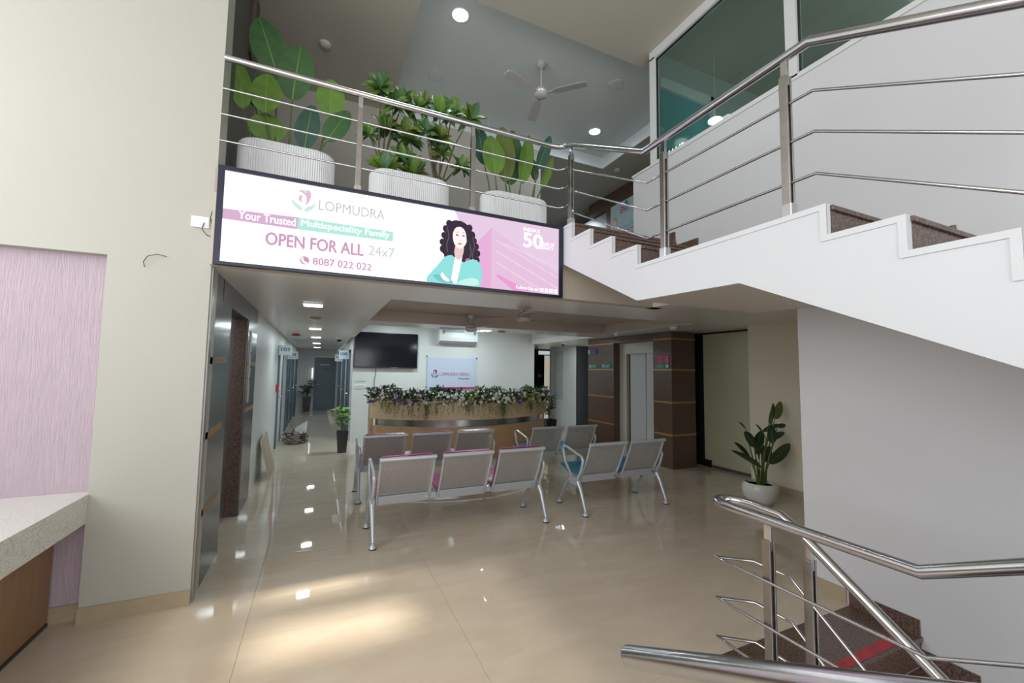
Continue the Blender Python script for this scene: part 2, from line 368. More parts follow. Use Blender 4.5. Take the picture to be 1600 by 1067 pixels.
# right lift wall
lift = thing('elevator', 'brown laminate lift surround with thin gold strips and grey sliding doors', 'lift', (5.42, 6.5, 0))
XE = 5.42
G().box(XE, XE+.24, 6.87, 7.755, 0, ZC-.004).build('wall_panel', M_BROWN, lift)
pil = G().box(XE, 5.965, 5.33, 5.76, 0, ZC-.004).build('pillar', M_BROWN, lift)
G().box(XE, XE+.24, 5.76, 6.87, 2.19, ZC-.004).build('head_panel', M_BROWN, lift)
for z in (2.19, 1.66, 1.105, .56):
    G().box(XE-.004, XE+.01, 6.87, 7.757, z-.014, z+.014).build('gold_strip', M_GOLD, lift)
    G().box(XE-.004, 5.968, 5.326, 5.7605, z-.014, z+.014).build('gold_strip', M_GOLD, lift)
XD = 5.60
for a, b, c, e in ((6.66, 6.868, 0, 2.185), (5.762, 5.84, 0, 2.185), (5.84, 6.66, 1.99, 2.185)):
    G().box(XD-.03, XD+.06, a, b, c, e).build('door_frame', M_CREAM, lift)
G().box(XD-.05, XD+.0, 5.762, 6.72, 1.97, 2.01).build('frame_ledge', M_CREAM, lift)
G().box(XD+.02, XD+.04, 6.17, 6.60, 0.004, 1.99).build('lift_door', M_LIFT, lift)
G().box(XD+.0, XD+.02, 5.842, 6.13, 0.004, 1.99).build('lift_door', M_LIFT, lift)
G().box(XD+.045, XD+.06, 5.84, 6.66, 0.004, 1.99).build('door_gap', M_DARK, lift)
# olive frosted partition and dark gap
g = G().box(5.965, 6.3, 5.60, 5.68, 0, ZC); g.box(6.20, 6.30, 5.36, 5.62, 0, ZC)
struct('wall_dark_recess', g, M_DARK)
gp_ = thing('frosted_glass_partition', 'tall olive frosted glass partition beside the dark brown pillar', 'glass partition', (6.22, 4.9, 0))
lab(G().box(6.205, 6.225, 4.12, 5.36, .045, ZC-.03).build('glass_pane', M_GREEN, gp_), 'olive frosted pane')
G().box(6.19, 6.24, 4.12, 5.36, ZC-.03, ZC).build('top_rail', M_BLACK, gp_)
G().box(6.19, 6.24, 4.12, 5.36, 0, .045).build('bottom_rail', mat('dark_skirting', (.08, .07, .055), .4), gp_)
G().box(6.17, 6.205, 5.22, 5.36, .0, .12).build('patch_fitting', M_BLACK, gp_)
g = G().box(5.74, 5.86, 2.0, 4.10, 0, ZC); g.box(5.74, 6.3, 4.10, 4.16, 0, ZC)
M_TAUPE = mat('taupe_wall_paint', (.64, .58, .44), .5, noise=.03, nscale=1)
struct('wall_right', g, M_TAUPE)
struct('baseboard_right', G().box(5.727, 5.742, 2.19, 4.10, 0, .10), M_BASE)
# wall under / beside the stair (plane x = 3.45)
g = G().box(3.45, 3.57, -4.5, 2.07, -2.6, 4.01); g.box(3.45, 3.57, 2.07, 3.975, ZC+.001, 4.01); g.box(3.57, 5.739, 2.0, 2.12, 0, ZC)
struct('wall_stair', g, mat('grey_white_wall_paint', (.63, .63, .645), .4, noise=.03, nscale=1.2, bump=.04, bscale=60))
struct('trim_6', G().box(3.435, 3.585, -4.5, 3.985, 4.01, 4.035), M_WALLW)
struct('baseboard_stair', G().box(3.437, 3.451, 1.80, 2.083, 0, .10), M_BASE)

# ground floor ceiling / upper slab (tray recess, reception high part)
def plate(rects, z0, z1): 
    g = G()
    for a, b, c, d_ in rects: g.box(a, b, c, d_, z0, z1)
    return g
TX0, TX1, TY0, TY1 = .643, 4.86, 4.395, 6.52
low = [(-.72, TX0, 3.621, 3.9), (-.93, TX0, 3.9, 18.1), (TX0, 3.3, 3.621, TY0), (3.3, 3.449, 2.44, TY0), (3.449, 3.571, 2.072, TY0), (3.571, 6.4, 2.12, TY0), (TX1, 6.4, TY0, TY1), (TX0, 6.4, TY1, 7.15), (5.18, 7.5, 7.15, 12), (TX0, .70, 7.15, 10.02), (.70, .85, 10.02, 18.1)]
struct('ceiling', plate(low, ZC, ZC+.12), M_CEIL)
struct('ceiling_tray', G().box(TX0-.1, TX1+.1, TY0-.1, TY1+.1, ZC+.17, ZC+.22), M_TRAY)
g = G().box(TX0-.06, TX0+.004, TY0-.06, TY1+.06, ZC+.004, ZC+.18); g.box(TX1-.004, TX1+.06, TY0-.06, TY1+.06, ZC+.004, ZC+.18)
g.box(TX0, TX1, TY1-.004, TY1+.06, ZC+.004, ZC+.18); g.box(TX0, TX1, TY0-.06, TY0+.004, ZC+.004, ZC+.18)
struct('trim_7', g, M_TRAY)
g = G().box(.6, 5.3, 7.1, 10.1, 2.75, 2.8); g.box(.64, .70, 7.15, 10.02, ZC+.12, 2.75); g.box(5.18, 5.24, 7.15, 10.02, ZC+.12, 2.75); g.box(.64, 5.24, 7.09, 7.15, ZC+.12, 2.75)
struct('ceiling_reception', g, M_WALLW)
# slab fascia and upper floor
g = G().box(-.727, 3.449, 3.5, 3.62, ZC, 2.838); struct('trim_8', g, mat('fascia_paint', (.55, .48, .40), .5))
g = G().box(-.725, 3.44, 3.502, 3.9, 2.84, Z2); g.box(-.93, 3.44, 3.9, 13, 2.84, Z2); g.box(3.46, 7.6, 2.13, 13, 2.84, Z2)
struct('floor_upper', g, mat('upper_floor_tile', (.45, .40, .33), .15, noise=.06, nscale=2))

# upper storey
struct('wall_upper_left', G().box(-.93, -.735, 3.80, 5.0, Z2, UC), mat('dark_upper_cladding', (.085, .075, .068), .35, noise=.2, nscale=5))
struct('wall_upper_dark', G().box(-1.6, -1.5, 3.80, 6.4, Z2, UC), M_DARK)
struct('trim_9', G().box(-.735, -.715, 4.50, 4.66, 4.60, UC), M_GRANITE)
struct('wall_upper_back', G().box(-1.6, 3.37, 6.25, 6.4, Z2, UC), mat('upper_back_paint', (.52, .49, .43), .5))
struct('wall_upper_far', G().box(2.8, 7.6, 12.5, 12.6, Z2, UC), M_WALLW)
struct('wall_upper_mid', G().box(3.25, 3.37, 6.4, 12.5, Z2, UC), M_WALLW)
RX0, RX1, RY0, RY1 = .81, 4.73, 3.92, 6.3
up = [(-3.6, RX0, RY0, 13), (RX0, RX1+.004, RY1+.002, 13), (RX1+.004, 7.7, 2.0, 13), (3.57, RX1, 2.0, RY0),
      (-3.6, 3.57, -4.6, 1.6), (-3.6, -.35, 1.6, 3.75), (2.0, 3.57, 1.6, 3.2), (1.47, 3.57, 3.2, 3.44), (.97, 3.57, 3.44, 3.75), (-3.6, 3.57, 3.75, RY0)]
def tintpane(name, c):
    m = bpy.data.materials.new(name); m.use_nodes = True; nt = m.node_tree; nt.nodes.remove(nt.nodes['Principled BSDF'])
    t = nt.nodes.new('ShaderNodeBsdfTransparent'); t.inputs[0].default_value = (*c, 1); nt.links.new(t.outputs[0], nt.nodes['Material Output'].inputs[0]); return m
# unseen roof opening added to shape the sun patches: tinted panes, two gaps
filter_panes = plate([(-.35, .30, 1.6, 3.75), (.30, .97, 3.44, 3.75), (.97, 1.47, 3.2, 3.44), (.30, 1.47, 2.80, 3.20), (.30, 1.47, 1.6, 2.50), (1.15, 1.47, 2.50, 2.80)], UC+.02, UC+.03)
struct('sun_filter_1', filter_panes, tintpane('tinted_sun_filter', (.36, .35, .335)))
struct('sun_filter_2', plate([(1.47, 2.0, 1.6, 3.2)], UC+.02, UC+.03), tintpane('dark_sun_filter', (.36, .36, .37)))
struct('ceiling_upper', plate(up, UC, UC+.06), M_CEILUP)
g = G().box(RX0-.1, RX1+.1, RY0-.1, RY1+.1, UC+.21, UC+.25)
struct('ceiling_upper_tray', g, M_CEILTR)
g = G().box(RX0-.06, RX0, RY0-.06, RY1+.06, UC+.06, UC+.22); g.box(RX1-.005, RX1+.06, RY0-.06, RY1+.06, UC+.002, UC+.22); g.box(RX0, RX1, RY1-.005, RY1+.06, UC+.002, UC+.22); g.box(RX0, RX1, RY0-.06, RY0, UC+.06, UC+.22)
struct('trim_10', g, mat('tray_side_white', (.80, .84, .86), .5))
# glazed room above the stair
win = struct('window_2', G().box(3.47, 3.55, 3.62, 3.70, 4.035, 5.36), M_WHITE)
def wpart(n, g, m): return g.build(n, m, win)
ORG[win.name] = Vector((0, 0, 0))
M_UPVC = mat('white_window_frame', (.66, .67, .66), .35); win.data.materials[0] = M_UPVC
for y in (2.06, .5, -1.1):
    wpart('mullion', G().box(3.47, 3.55, y-.045, y+.045, 4.035, 5.36), M_UPVC)
wpart('top_rail', G().box(3.47, 3.55, -4.5, 3.70, 5.34, UC-.001), M_UPVC)
wpart('bottom_rail', G().box(3.47, 3.55, -4.5, 3.62, 4.035, 4.075), M_UPVC)
M_PANE = glass('tinted_window_pane', (.62, .70, .68), .05)
for a, b in ((2.105, 3.62), (.545, 2.015), (-1.055, .455)):
    wpart('glass_pane', G().box(3.505, 3.511, a, b, 4.075, 5.34), M_PANE)
    wpart('gasket', G().box(3.498, 3.519, b-.012, b, 4.075, 5.34), M_BLACK)
    wpart('gasket', G().box(3.498, 3.519, a, b, 5.328, 5.34), M_BLACK)
g = G().box(7.5, 7.6, 2, 12.5, Z2, UC)
struct('wall_upper_right', g, mat('teal_room_paint', (.25, .45, .44), .5))
g = G().box(3.571, 7.49, 3.64, 3.70, 5.14, UC-.001); g.box(4.50, 7.49, 3.64, 3.70, Z2, 5.14); g.box(3.571, 4.5, 3.64, 3.70, Z2, 3.6)
struct('wall_room_divider', g, mat('grey_room_paint', (.42, .46, .44), .5))
struct('window_3', G().box(3.571, 4.44, 3.66, 3.67, 3.6, 5.02), mat('teal_glass', (.10, .34, .35), .15))
g = G().box(3.571, 4.50, 3.625, 3.70, 5.02, 5.15); g.box(4.42, 4.50, 3.625, 3.70, 3.6, 5.15)
struct('trim_11', g, M_UPVC)
struct('ceiling_glazed_room', G().box(3.57, 7.7, -4.6, 2.0, UC, UC+.06), M_CEILTR)
struct('wall_glazed_far', G().box(7.5, 7.6, -4.6, 2.0, Z2, UC), mat('dim_teal_paint', (.25, .32, .32), .5))
struct('floor_glazed_room', G().box(3.57, 7.6, -4.6, 2.0, 2.82, Z2), M_CEILUP)

# entrance facade behind the camera: frame only, daylight passes through
fr = struct('window_4', G().box(-3.5, 3.45, -4.5, -4.42, 0, .12), M_UPVC); ORG[fr.name] = Vector((0, 0, 0))
for x in (-3.45, -1.75, 0, 1.75, 3.4): G().box(x-.04, x+.04, -4.5, -4.42, .12, 5.0).build('mullion', M_UPVC, fr)
for z in (2.5, 4.95): G().box(-3.5, 3.45, -4.5, -4.42, z, z+.08).build('transom', M_UPVC, fr)
struct('wall_front', G().box(-3.6, 7.6, -4.6, -4.5, 5.03, UC), M_WALL)

# ================================================================== STAIRCASE
TR, RI = .30, .152
SX0, SX1 = 2.13, 3.449
stair = thing('staircase', 'white stair from the balcony with brown granite steps descending past a landing', 'staircase', (SX0, 2.4, 0))
# first flight: nosings y, z from the balcony down
f1 = [(3.31, Z2), (3.01, 2.868), (2.71, 2.713), (2.41, 2.558)]
zl = 2.403
ys = [3.31, 3.01, 2.71, 2.41]; zs = [3.02, 2.866, 2.711, 2.557]
M_TREADN = M_GRANITE
def tread(x0, x1, ya, yb, z): G().box(x0, x1, ya-.012, yb, z-.025, z, bev=.004).build('tread', M_GRANITE, stair)
def riser(x0, x1, y, za, zb): G().box(x0, x1, y, y+.018, za, zb).build('riser', M_GRANITE, stair)
ends = [3.50, 3.31, 3.01, 2.71]
for k in range(4):
    tread(SX0+.03, SX1, ys[k], ends[k], zs[k])
    riser(SX0+.03, SX1, ys[k], (zs[k+1] if k < 3 else zl), zs[k]-.025)
G().box(SX0+.03, SX1, 1.118, 2.41, zl-.025, zl, bev=.004).build('landing_slab', M_GRANITE, stair)
y2 = [1.13, .84, .54, .24, -.06, -.36, -.66]; z2 = [zl-.15*k for k in range(7)]
for k in range(6):
    riser(SX0+.03, SX1, y2[k], z2[k+1], z2[k]-.025); tread(SX0+.03, SX1, y2[k+1], y2[k], z2[k+1])
# white stepped stringer (face x = SX0)
top = [(3.50, 3.022), (3.31, 3.022), (3.31, 2.868), (3.01, 2.868), (3.01, 2.713), (2.71, 2.713), (2.71, 2.559), (2.41, 2.559), (2.41, 2.405), (1.13, 2.405)]
for k in range(1, 7): top += [(y2[k-1], z2[k]+.002), (y2[k], z2[k]+.002)]
bot = [(-.66, 1.06), (1.587, 2.112), (2.425, 2.137), (3.50, 2.665)]
poly = top+bot
def stringer(poly):
    bm = bmesh.new(); vs = [bm.verts.new((SX0, p[0], p[1])) for p in poly]; f = bm.faces.new(vs)
    r = bmesh.ops.extrude_face_region(bm, geom=[f]); vv = [e for e in r['geom'] if isinstance(e, bmesh.types.BMVert)]
    bmesh.ops.translate(bm, verts=vv, vec=(.035, 0, 0)); bmesh.ops.triangulate(bm, faces=bm.faces[:])
    bm.verts.index_update(); g = G(); g.add([v.co[:] for v in bm.verts], [[v.index for v in q.verts] for q in bm.faces]); bm.free(); return g
lab(stringer(poly).build('stringer', M_STAIRW, stair), 'white stepped side of the stair')
# raised border strip along the steps
g = G()
def strip_h(ya, yb, z): g.box(SX0-.006, SX0+.002, min(ya, yb), max(ya, yb), z-.028, z)
def strip_v(y, za, zb): g.box(SX0-.006, SX0+.002, y, y+.028, za, zb)
tp = top
for a, b in zip(tp[:-1], tp[1:]):
    if abs(a[1]-b[1]) < 1e-6: strip_h(a[0], b[0], a[1])
    else: strip_v(a[0], min(a[1], b[1])-.028, max(a[1], b[1])-.028)
g.build('border_strip', M_STAIRW, stair)
# soffits
G().add([(SX0+.03, -.66, 1.06), (SX1, -.66, 1.06), (SX1, 1.587, 2.112), (SX0+.03, 1.587, 2.112), (SX1, 2.43, 2.137), (SX0+.03, 2.43, 2.137), (SX1, 3.50, 2.665), (SX0+.03, 3.5, 2.665),
         (SX0+.03, -.66, 1.16), (SX1, -.66, 1.16), (SX1, 1.587, 2.212), (SX0+.03, 1.587, 2.212), (SX1, 2.43, 2.237), (SX0+.03, 2.43, 2.237), (SX1, 3.50, 2.765), (SX0+.03, 3.5, 2.765)],
        [(0, 1, 2, 3), (3, 2, 4, 5), (5, 4, 6, 7), (8, 9, 10, 11), (11, 10, 12, 13), (13, 12, 14, 15)]).build('soffit', M_SOFF, stair)
# granite skirting on the wall side
sk = [(3.50, 3.31, Z2), (3.31, 3.01, 2.866), (3.01, 2.71, 2.711), (2.71, 2.41, 2.557), (2.41, 1.13, zl)]
for k in range(5): sk.append((y2[k], y2[k+1], z2[k+1]))
for a, b, z in sk: G().box(SX1-.014, SX1+.0005, b, a, z, z+.11).build('skirting', M_GRANITE, stair)
# basement flight, first step flush with the floor, red tape on its edge
base = thing('basement_staircase', 'dark granite steps going down beside the white wall with red tape on the top step', 'staircase', (2.8, 1.5, 0))
bt = .255; br = .17
for k in range(9):
    ya = 1.40-bt*k; yb = WY if k == 0 else 1.40-bt*(k-1); z = -br*k+.001
    tr_ = G().box(WX0, 3.449, ya-.01, yb, z-.03, z, bev=.003).build('tread', M_GRANITE, base)
    G().box(WX0, 3.449, ya, ya+.02, z-br, z-.03).build('riser', M_GRANITE, base)
    G().box(3.435, 3.4495, ya, yb, z-.05, z+.095).build('skirting', M_GRANITE, base)
    if k == 0:
        tp_ = G(); rnd = random.Random(3)
        xs = [2.10+i*.045 for i in range(29)]
        tp_.add([(x, 1.415+rnd.uniform(-.003, .003), z+.0012) for x in xs]+[(x, 1.475+rnd.uniform(-.008, .008), z+.0012) for x in xs],
                [(i, i+1, len(xs)+i+1, len(xs)+i) for i in range(len(xs)-1)])
        lab(tp_.build('red_tape', mat('worn_red_tape', (.50, .03, .05), .45, noise=.4, nscale=9), base), 'worn red warning tape')
struct('wall_basement_left', G().box(WX0-.1, WX0, -1.5, WY, -2.0, -.02), M_WALLW)
struct('wall_basement_back', G().box(WX0, 3.45, WY, WY+.1, -.3, -.05), M_WALLW)
# flight going up towards the camera side (only its rail shows in the picture)
upf = thing('entrance_side_staircase', 'granite steps rising towards the viewer between two steel handrails', 'staircase', (1.4, .5, 0))
for k in range(9):
    y = .80-.3*k; z = .152*(k+1)
    G().box(.80, 2.06, y-.3-(1.2 if k == 8 else 0), y+.012, z-.03, z).build('tread', M_GRANITE, upf)
    G().box(.80, 2.06, y-.018, y, z-.152, z-.03).build('riser', M_GRANITE, upf)

# ================================================================== RAILINGS
RR, BR = .0255, .0078
def arc_pts(p0, p1, p2, n=6):
    return [Vector(p0)*(1-t)**2+Vector(p1)*2*t*(1-t)+Vector(p2)*t*t for t in [i/n for i in range(n+1)]]
def post(parent, x, y, z0, z1, along, stub=.09):
    w, t, gp = .021, .006, .016
    ztop = z1-stub
    for s in (-1, 1):
        if along == 'y': q = G().box(x+s*gp-t, x+s*gp+t, y-w, y+w, z0, ztop, bev=.002)
        else: q = G().box(x-w, x+w, y+s*gp-t, y+s*gp+t, z0, ztop, bev=.002)
        q.build('post_flat', M_STEELP, parent)
    q = G().box(x-(.009 if along == 'y' else .018), x+(.009 if along == 'y' else .018), y-(.018 if along == 'y' else .009), y+(.018 if along == 'y' else .009), ztop-.05, z1, bev=.002)
    q.build('post_bracket', M_STEEL, parent)
def post_base(parent, x, y, z0):
    G().box(x-.027, x+.027, y-.027, y+.027, z0, z0+.075, bev=.003).build('post_shoe', M_STEEL, parent)
ur = thing('balcony_stair_railing', 'long stainless steel railing running along the balcony and down the white stair', 'railing', (2.18, 3.65, Z2))
XR, YR = 2.18, 3.58
H = .868
path = [(-.728, YR, Z2+H), (1.0, YR, Z2+H), (2.00, YR, Z2+H)]+[tuple(p) for p in arc_pts((2.00, YR, Z2+H), (XR, YR, Z2+H), (XR, YR-.14, Z2+H-.02))][1:]
path += [(XR, 3.38, 3.83), (XR, 2.39, 3.282), (XR, 1.205, 3.282), (XR, .53, 2.925), (XR, -.6, 2.36)]
G().tube(path, RR, 16).build('handrail', M_STEEL, ur)
for off in (.254, .465, .68):
    zb = Z2+H-off*.93
    pts = [(-.728, YR, zb), (2.13, YR, zb), (XR, YR-.05, zb), (XR, 3.42, zb-.0)]
    pts += [(XR, 3.36, 3.82-off), (XR, 2.365, 3.279-off), (XR, 1.195, 3.27-off), (XR, .53, 2.91-off), (XR, -.6, 2.34-off)]
    G().tube(pts, BR, 8).build('infill_bar', M_STEEL, ur)
for x in (.226, 1.215): post(ur, x, YR, Z2, Z2+H-RR, 'x'); post_base(ur, x, YR, Z2)
for y, z0, z1 in ((3.41, 3.022, 3.83), (2.19, 2.405, 3.262), (1.33, 2.405, 3.262), (.10, 1.80, 2.69)):
    post(ur, XR, y, z0, z1, 'y'); post_base(ur, XR, y, z0)
lr = thing('lower_stair_railing', 'stainless steel railing that doubles back in a loop above the basement steps', 'railing', (2.12, 1.5, 0))
XA, XB = 2.08, 2.235
pth = [(XA, -.6, 1.57), (XA, .56, 1.005), (XA, .835, .87), (XA, 1.60, .872)]+[tuple(p) for p in arc_pts((XA, 1.62, .872), (XA+.005, 1.76, .872), ((XA+XB)/2, 1.765, .872), 5)][1:]
pth += [tuple(p) for p in arc_pts(((XA+XB)/2, 1.765, .872), (XB, 1.76, .872), (XB, 1.62, .872), 5)][1:]
pth += [(XB, 1.46, .862), (XB, 1.38, .82), (XB, .85, .43), (XB, -.1, -.27)]
G().tube(pth, RR, 16).build('handrail', M_STEEL, lr)
for off in (.305, .525, .735):
    z = .872-off
    G().tube([(XA, -.6, 1.57-off), (XA, .56, 1.005-off), (XA, .83, z), (XA, 1.62, z), (XA+.01, 1.74, z), (XB, 1.62, z), (XB, 1.42, z-.0), (XB, .85, .43-off-.03), (XB, -.1, -.28-off)], BR, 8).build('infill_bar', M_STEEL, lr)
post(lr, XA+.035, 1.45, 0, .85, 'y'); post_base(lr, XA+.035, 1.45, 0.001)
post(lr, XB+.01, 1.33, -.17, .78, 'y'); post_base(lr, XB+.01, 1.33, -.168)
post(lr, XA+.0, -.3, 0.6, 1.40, 'y')
lr2 = thing('left_handrail', 'loose end of a steel handrail in the bottom corner, nearest to the viewer', 'handrail', (.76, .9, 0))
G().tube([(.76, .905, .868), (.76, .50, 1.07), (.76, -.4, 1.52)], RR, 18).build('handrail', M_STEEL, lr2)
G().lathe([(RR*1.0, -.004), (RR*.8, .006), (0.0001, .009)], (0, 0, 0), 18)
post(lr2, .76, .42, 0, 1.08, 'y')

# ================================================================== LED SCREEN
scr = thing('led_screen', 'wide bright advertising screen hung on the balcony edge', 'screen', (.73, 3.48, 2.33))
G().box(-.675, 2.115, 3.47, 3.50, 2.322, 3.018).build('screen_panel', emis('screen_white', (.98, .985, 1), 1.7), scr)
YS = 3.4685
E_N = dict()
def em(n, c, s=1.0): return emis('screen_'+n, c, s)
M_FR = mat('dark_navy_frame', (.012, .014, .035), .35)
for a, b, c, d_ in ((-.70, 2.12, 2.315, 2.338), (-.70, 2.12, 2.992, 3.022), (-.70, -.660, 2.338, 2.992), (2.078, 2.12, 2.338, 2.992)):
    G().box(a, b, 3.455, 3.501, c, d_).build('bezel', M_FR, scr)
LY = [0]
def flat(name, pts, material, dy=None):
    LY[0] += 1; y = YS-.0001*LY[0]
    bm = bmesh.new(); f = bm.faces.new([bm.verts.new((p[0], y, p[1])) for p in pts]); bmesh.ops.triangulate(bm, faces=[f]); bm.verts.index_update()
    g = G(); g.add([v.co[:] for v in bm.verts], [[v.index for v in q.verts] for q in bm.faces]); bm.free()
    return g.build(name, material, scr)
def ell(cx, cz, rx, rz, n=24, a0=0, a1=360, rot=0):
    pts = []
    for i in range(n+(0 if a1-a0 == 360 else 1)):
        a = R(a0+(a1-a0)*i/n); x, z = rx*math.cos(a), rz*math.sin(a)
        pts.append((cx+x*math.cos(R(rot))-z*math.sin(R(rot)), cz+x*math.sin(R(rot))+z*math.cos(R(rot))))
    return pts
def smooth(pts, it=2):
    for _ in range(it):
        q = []
        for i in range(len(pts)):
            a, b = pts[i], pts[(i+1) % len(pts)]
            q += [(a[0]*.75+b[0]*.25, a[1]*.75+b[1]*.25), (a[0]*.25+b[0]*.75, a[1]*.25+b[1]*.75)]
        pts = q
    return pts
PK = em('pink', (.84, .58, .76)); MG = em('mauve', (.72, .46, .66)); MN = em('mint', (.48, .86, .74)); WT = em('white_text', (1, 1, 1), 1.4)
GY = em('grey_text', (.62, .58, .64)); PT = em('pink_text', (.64, .36, .52))
# pink picture ground on the right, building silhouette
flat('picture_ground', [(1.02, 2.992), (2.078, 2.992), (2.078, 2.338), (1.25, 2.338), (1.24, 2.6), (1.16, 2.85)], em('ground_pink', (.82, .62, .80)))
flat('picture_ground', [(1.16, 2.66), (1.373, 2.90), (1.375, 2.338), (1.25, 2.338)], em('building_dark', (.82, .45, .73)))
flat('picture_ground', [(1.375, 2.90), (1.55, 2.80), (1.78, 2.66), (2.078, 2.55), (2.078, 2.338), (1.375, 2.338)], em('building_mid', (.80, .56, .75)))
for a, b, c, d_ in ((1.42, 2.78, 2.07, 2.50), (1.42, 2.68, 2.07, 2.40), (1.42, 2.58, 1.9, 2.36), (1.5, 2.76, 2.07, 2.60)):
    flat('picture_line', [(a, b), (c, d_), (c, d_+.012), (a, b+.012)], em('building_line', (.90, .68, .86)))
for x in (1.55, 1.68, 1.82, 1.95):
    flat('picture_line', [(x, 2.342), (x+.008, 2.342), (x+.008, 2.62), (x, 2.62)], em('building_line2', (.82, .52, .74)))
flat('picture_line', [(1.42, 2.46), (1.60, 2.338), (1.80, 2.338), (1.44, 2.475)], em('magenta_streak', (.86, .35, .68)))
# logo: ring of hands and figure
def emblem(cx, cz, s, par, mk, c1, c2):
    def tr(pts): return [(cx+p[0]*s, cz+p[1]*s) for p in pts]
    mk('emblem', tr(smooth([(.02, .95), (.5, 1.05), (.62, .5), (.45, -.05), (.12, -.45), (.28, .05), (.2, .45), (-.1, .7), (-.55, .85)], 2)), c1)
    mk('emblem', tr(ell(.12, .82, .13, .13)), c2)
    mk('emblem', tr(smooth([(-.35, .35), (-.15, .55), (-.05, .3), (-.2, .1), (-.05, -.2), (-.4, .0)], 2)), c1)
    mk('emblem', tr(smooth([(-.95, .15), (-.85, -.35), (-.45, -.75), (-.02, -.95), (-.08, -.6), (-.4, -.35), (-.7, -.15)], 2)), c2)
    mk('emblem', tr(smooth([(.95, .05), (.9, -.45), (.5, -.85), (.08, -.98), (.12, -.65), (.45, -.4), (.75, -.25)], 2)), c2)
emblem(-.16, 2.862, .088, scr, flat, em('logo_pink', (.80, .52, .70)), em('logo_mint', (.62, .86, .76)))
text('lettering', 'LOPMUDRA', -.052, 2.808, 1, GY, scr, y=YS-.013, width=.485, height=.078, bold=.012)
flat('banner', [(-.66, 2.642), (-.193, 2.637), (-.188, 2.73), (-.66, 2.716)], MG)
flat('banner', [(-.193, 2.637), (.505, 2.644), (.508, 2.725), (-.188, 2.73)], MN)
text('lettering', 'Your Trusted', -.564, 2.655, 1, WT, scr, y=YS-.013, width=.36, height=.058, bold=.02)
text('lettering', 'Multispeciality Family', -.165, 2.652, 1, WT, scr, y=YS-.013, width=.64, height=.062, bold=.02)
text('lettering', 'OPEN FOR ALL', -.39, 2.492, 1, PT, scr, y=YS-.013, width=.67, height=.092, bold=.035)
text('lettering', '24x7', .32, 2.505, 1, em('faint_grey', (.66, .70, .68)), scr, y=YS-.013, width=.20, height=.08, bold=.02)
flat('phone_icon', ell(-.132, 2.409, .032, .032), PT)
flat('phone_icon', smooth([(-.150, 2.432), (-.138, 2.424), (-.142, 2.412), (-.128, 2.398), (-.116, 2.400), (-.112, 2.388), (-.124, 2.380), (-.146, 2.394), (-.157, 2.416)], 1), WT)
text('lettering', '8087 022 022', -.075, 2.381, 1, PT, scr, y=YS-.0133, width=.42, height=.055, bold=.03)
text('lettering', 'INDIA\'S', 1.69, 2.915, 1, WT, scr, y=YS-.013, width=.17, height=.034, bold=.014)
text('lettering', '50', 1.69, 2.765, 1, WT, scr, y=YS-.013, width=.20, height=.135, bold=.03)
text('lettering', 'YEARS OF', 1.87, 2.805, 1, WT, scr, y=YS-.013, width=.15, height=.03, bold=.012)
text('lettering', 'LEGACY', 1.87, 2.768, 1, WT, scr, y=YS-.013, width=.14, height=.03, bold=.012)
text('lettering', 'Follow Us on', 1.618, 2.358, 1, WT, scr, y=YS-.0135, width=.23, height=.03, bold=.02)
for k in range(4):
    x = 1.875+.05*k; flat('social_icon', [(x, 2.355), (x+.036, 2.355), (x+.036, 2.391), (x, 2.391)], WT)
    flat('social_icon', ell(x+.018, 2.373, .009, .009, 10), PK)
# portrait of a woman in a mint blazer
HB = em('hair', (.05, .035, .055)); 
flat('portrait_hair', smooth([(1.03, 2.915), (1.12, 2.905), (1.19, 2.83), (1.215, 2.72), (1.235, 2.62), (1.20, 2.52), (1.16, 2.47), (1.10, 2.52), (1.02, 2.58), (.95, 2.575), (.905, 2.62), (.92, 2.70), (.945, 2.80), (.975, 2.885)], 2), HB)
for hx, hz, hr in ((.925, 2.64, .030), (.918, 2.70, .026), (.932, 2.76, .027), (.945, 2.82, .028), (.975, 2.87, .030), (1.225, 2.70, .027), (1.238, 2.64, .028), (1.235, 2.58, .027), (1.21, 2.53, .028), (1.185, 2.80, .030), (1.205, 2.75, .026), (1.16, 2.86, .028), (.96, 2.585, .026), (.99, 2.57, .022)):
    flat('portrait_hair', ell(hx, hz, hr, hr*1.15, 12), HB)
for pts in ([(.955, 2.84), (.975, 2.76), (.955, 2.68), (.965, 2.62)], [(1.19, 2.78), (1.21, 2.70), (1.19, 2.62), (1.20, 2.55)], [(1.165, 2.72), (1.18, 2.64), (1.16, 2.57)]):
    flat('portrait_hair_shine', [(x-.004, z) for x, z in pts]+[(x+.005, z) for x, z in reversed(pts)], em('hair_shine', (.16, .10, .15)))
flat('portrait_hair_tips', smooth([(1.12, 2.58), (1.17, 2.59), (1.205, 2.53), (1.165, 2.45), (1.13, 2.47)], 2), em('hair_tip', (.55, .18, .25)))
flat('portrait_blazer', smooth([(.955, 2.585), (1.02, 2.60), (1.07, 2.50), (1.13, 2.56), (1.22, 2.59), (1.275, 2.54), (1.29, 2.44), (1.265, 2.338), (1.25, 2.338), (.80, 2.338), (.785, 2.35), (.80, 2.40), (.87, 2.46), (.91, 2.54)], 1), em('mint_blazer', (.30, .78, .76)))
flat('portrait_shirt', [(1.035, 2.60), (1.10, 2.60), (1.08, 2.48), (1.05, 2.345), (1.00, 2.36), (1.01, 2.44)], em('shirt', (1, .97, .98), 1.15))
flat('portrait_neck', smooth([(1.035, 2.70), (1.115, 2.70), (1.105, 2.60), (1.065, 2.55), (1.02, 2.60)], 1), em('neck', (.85, .62, .60)))
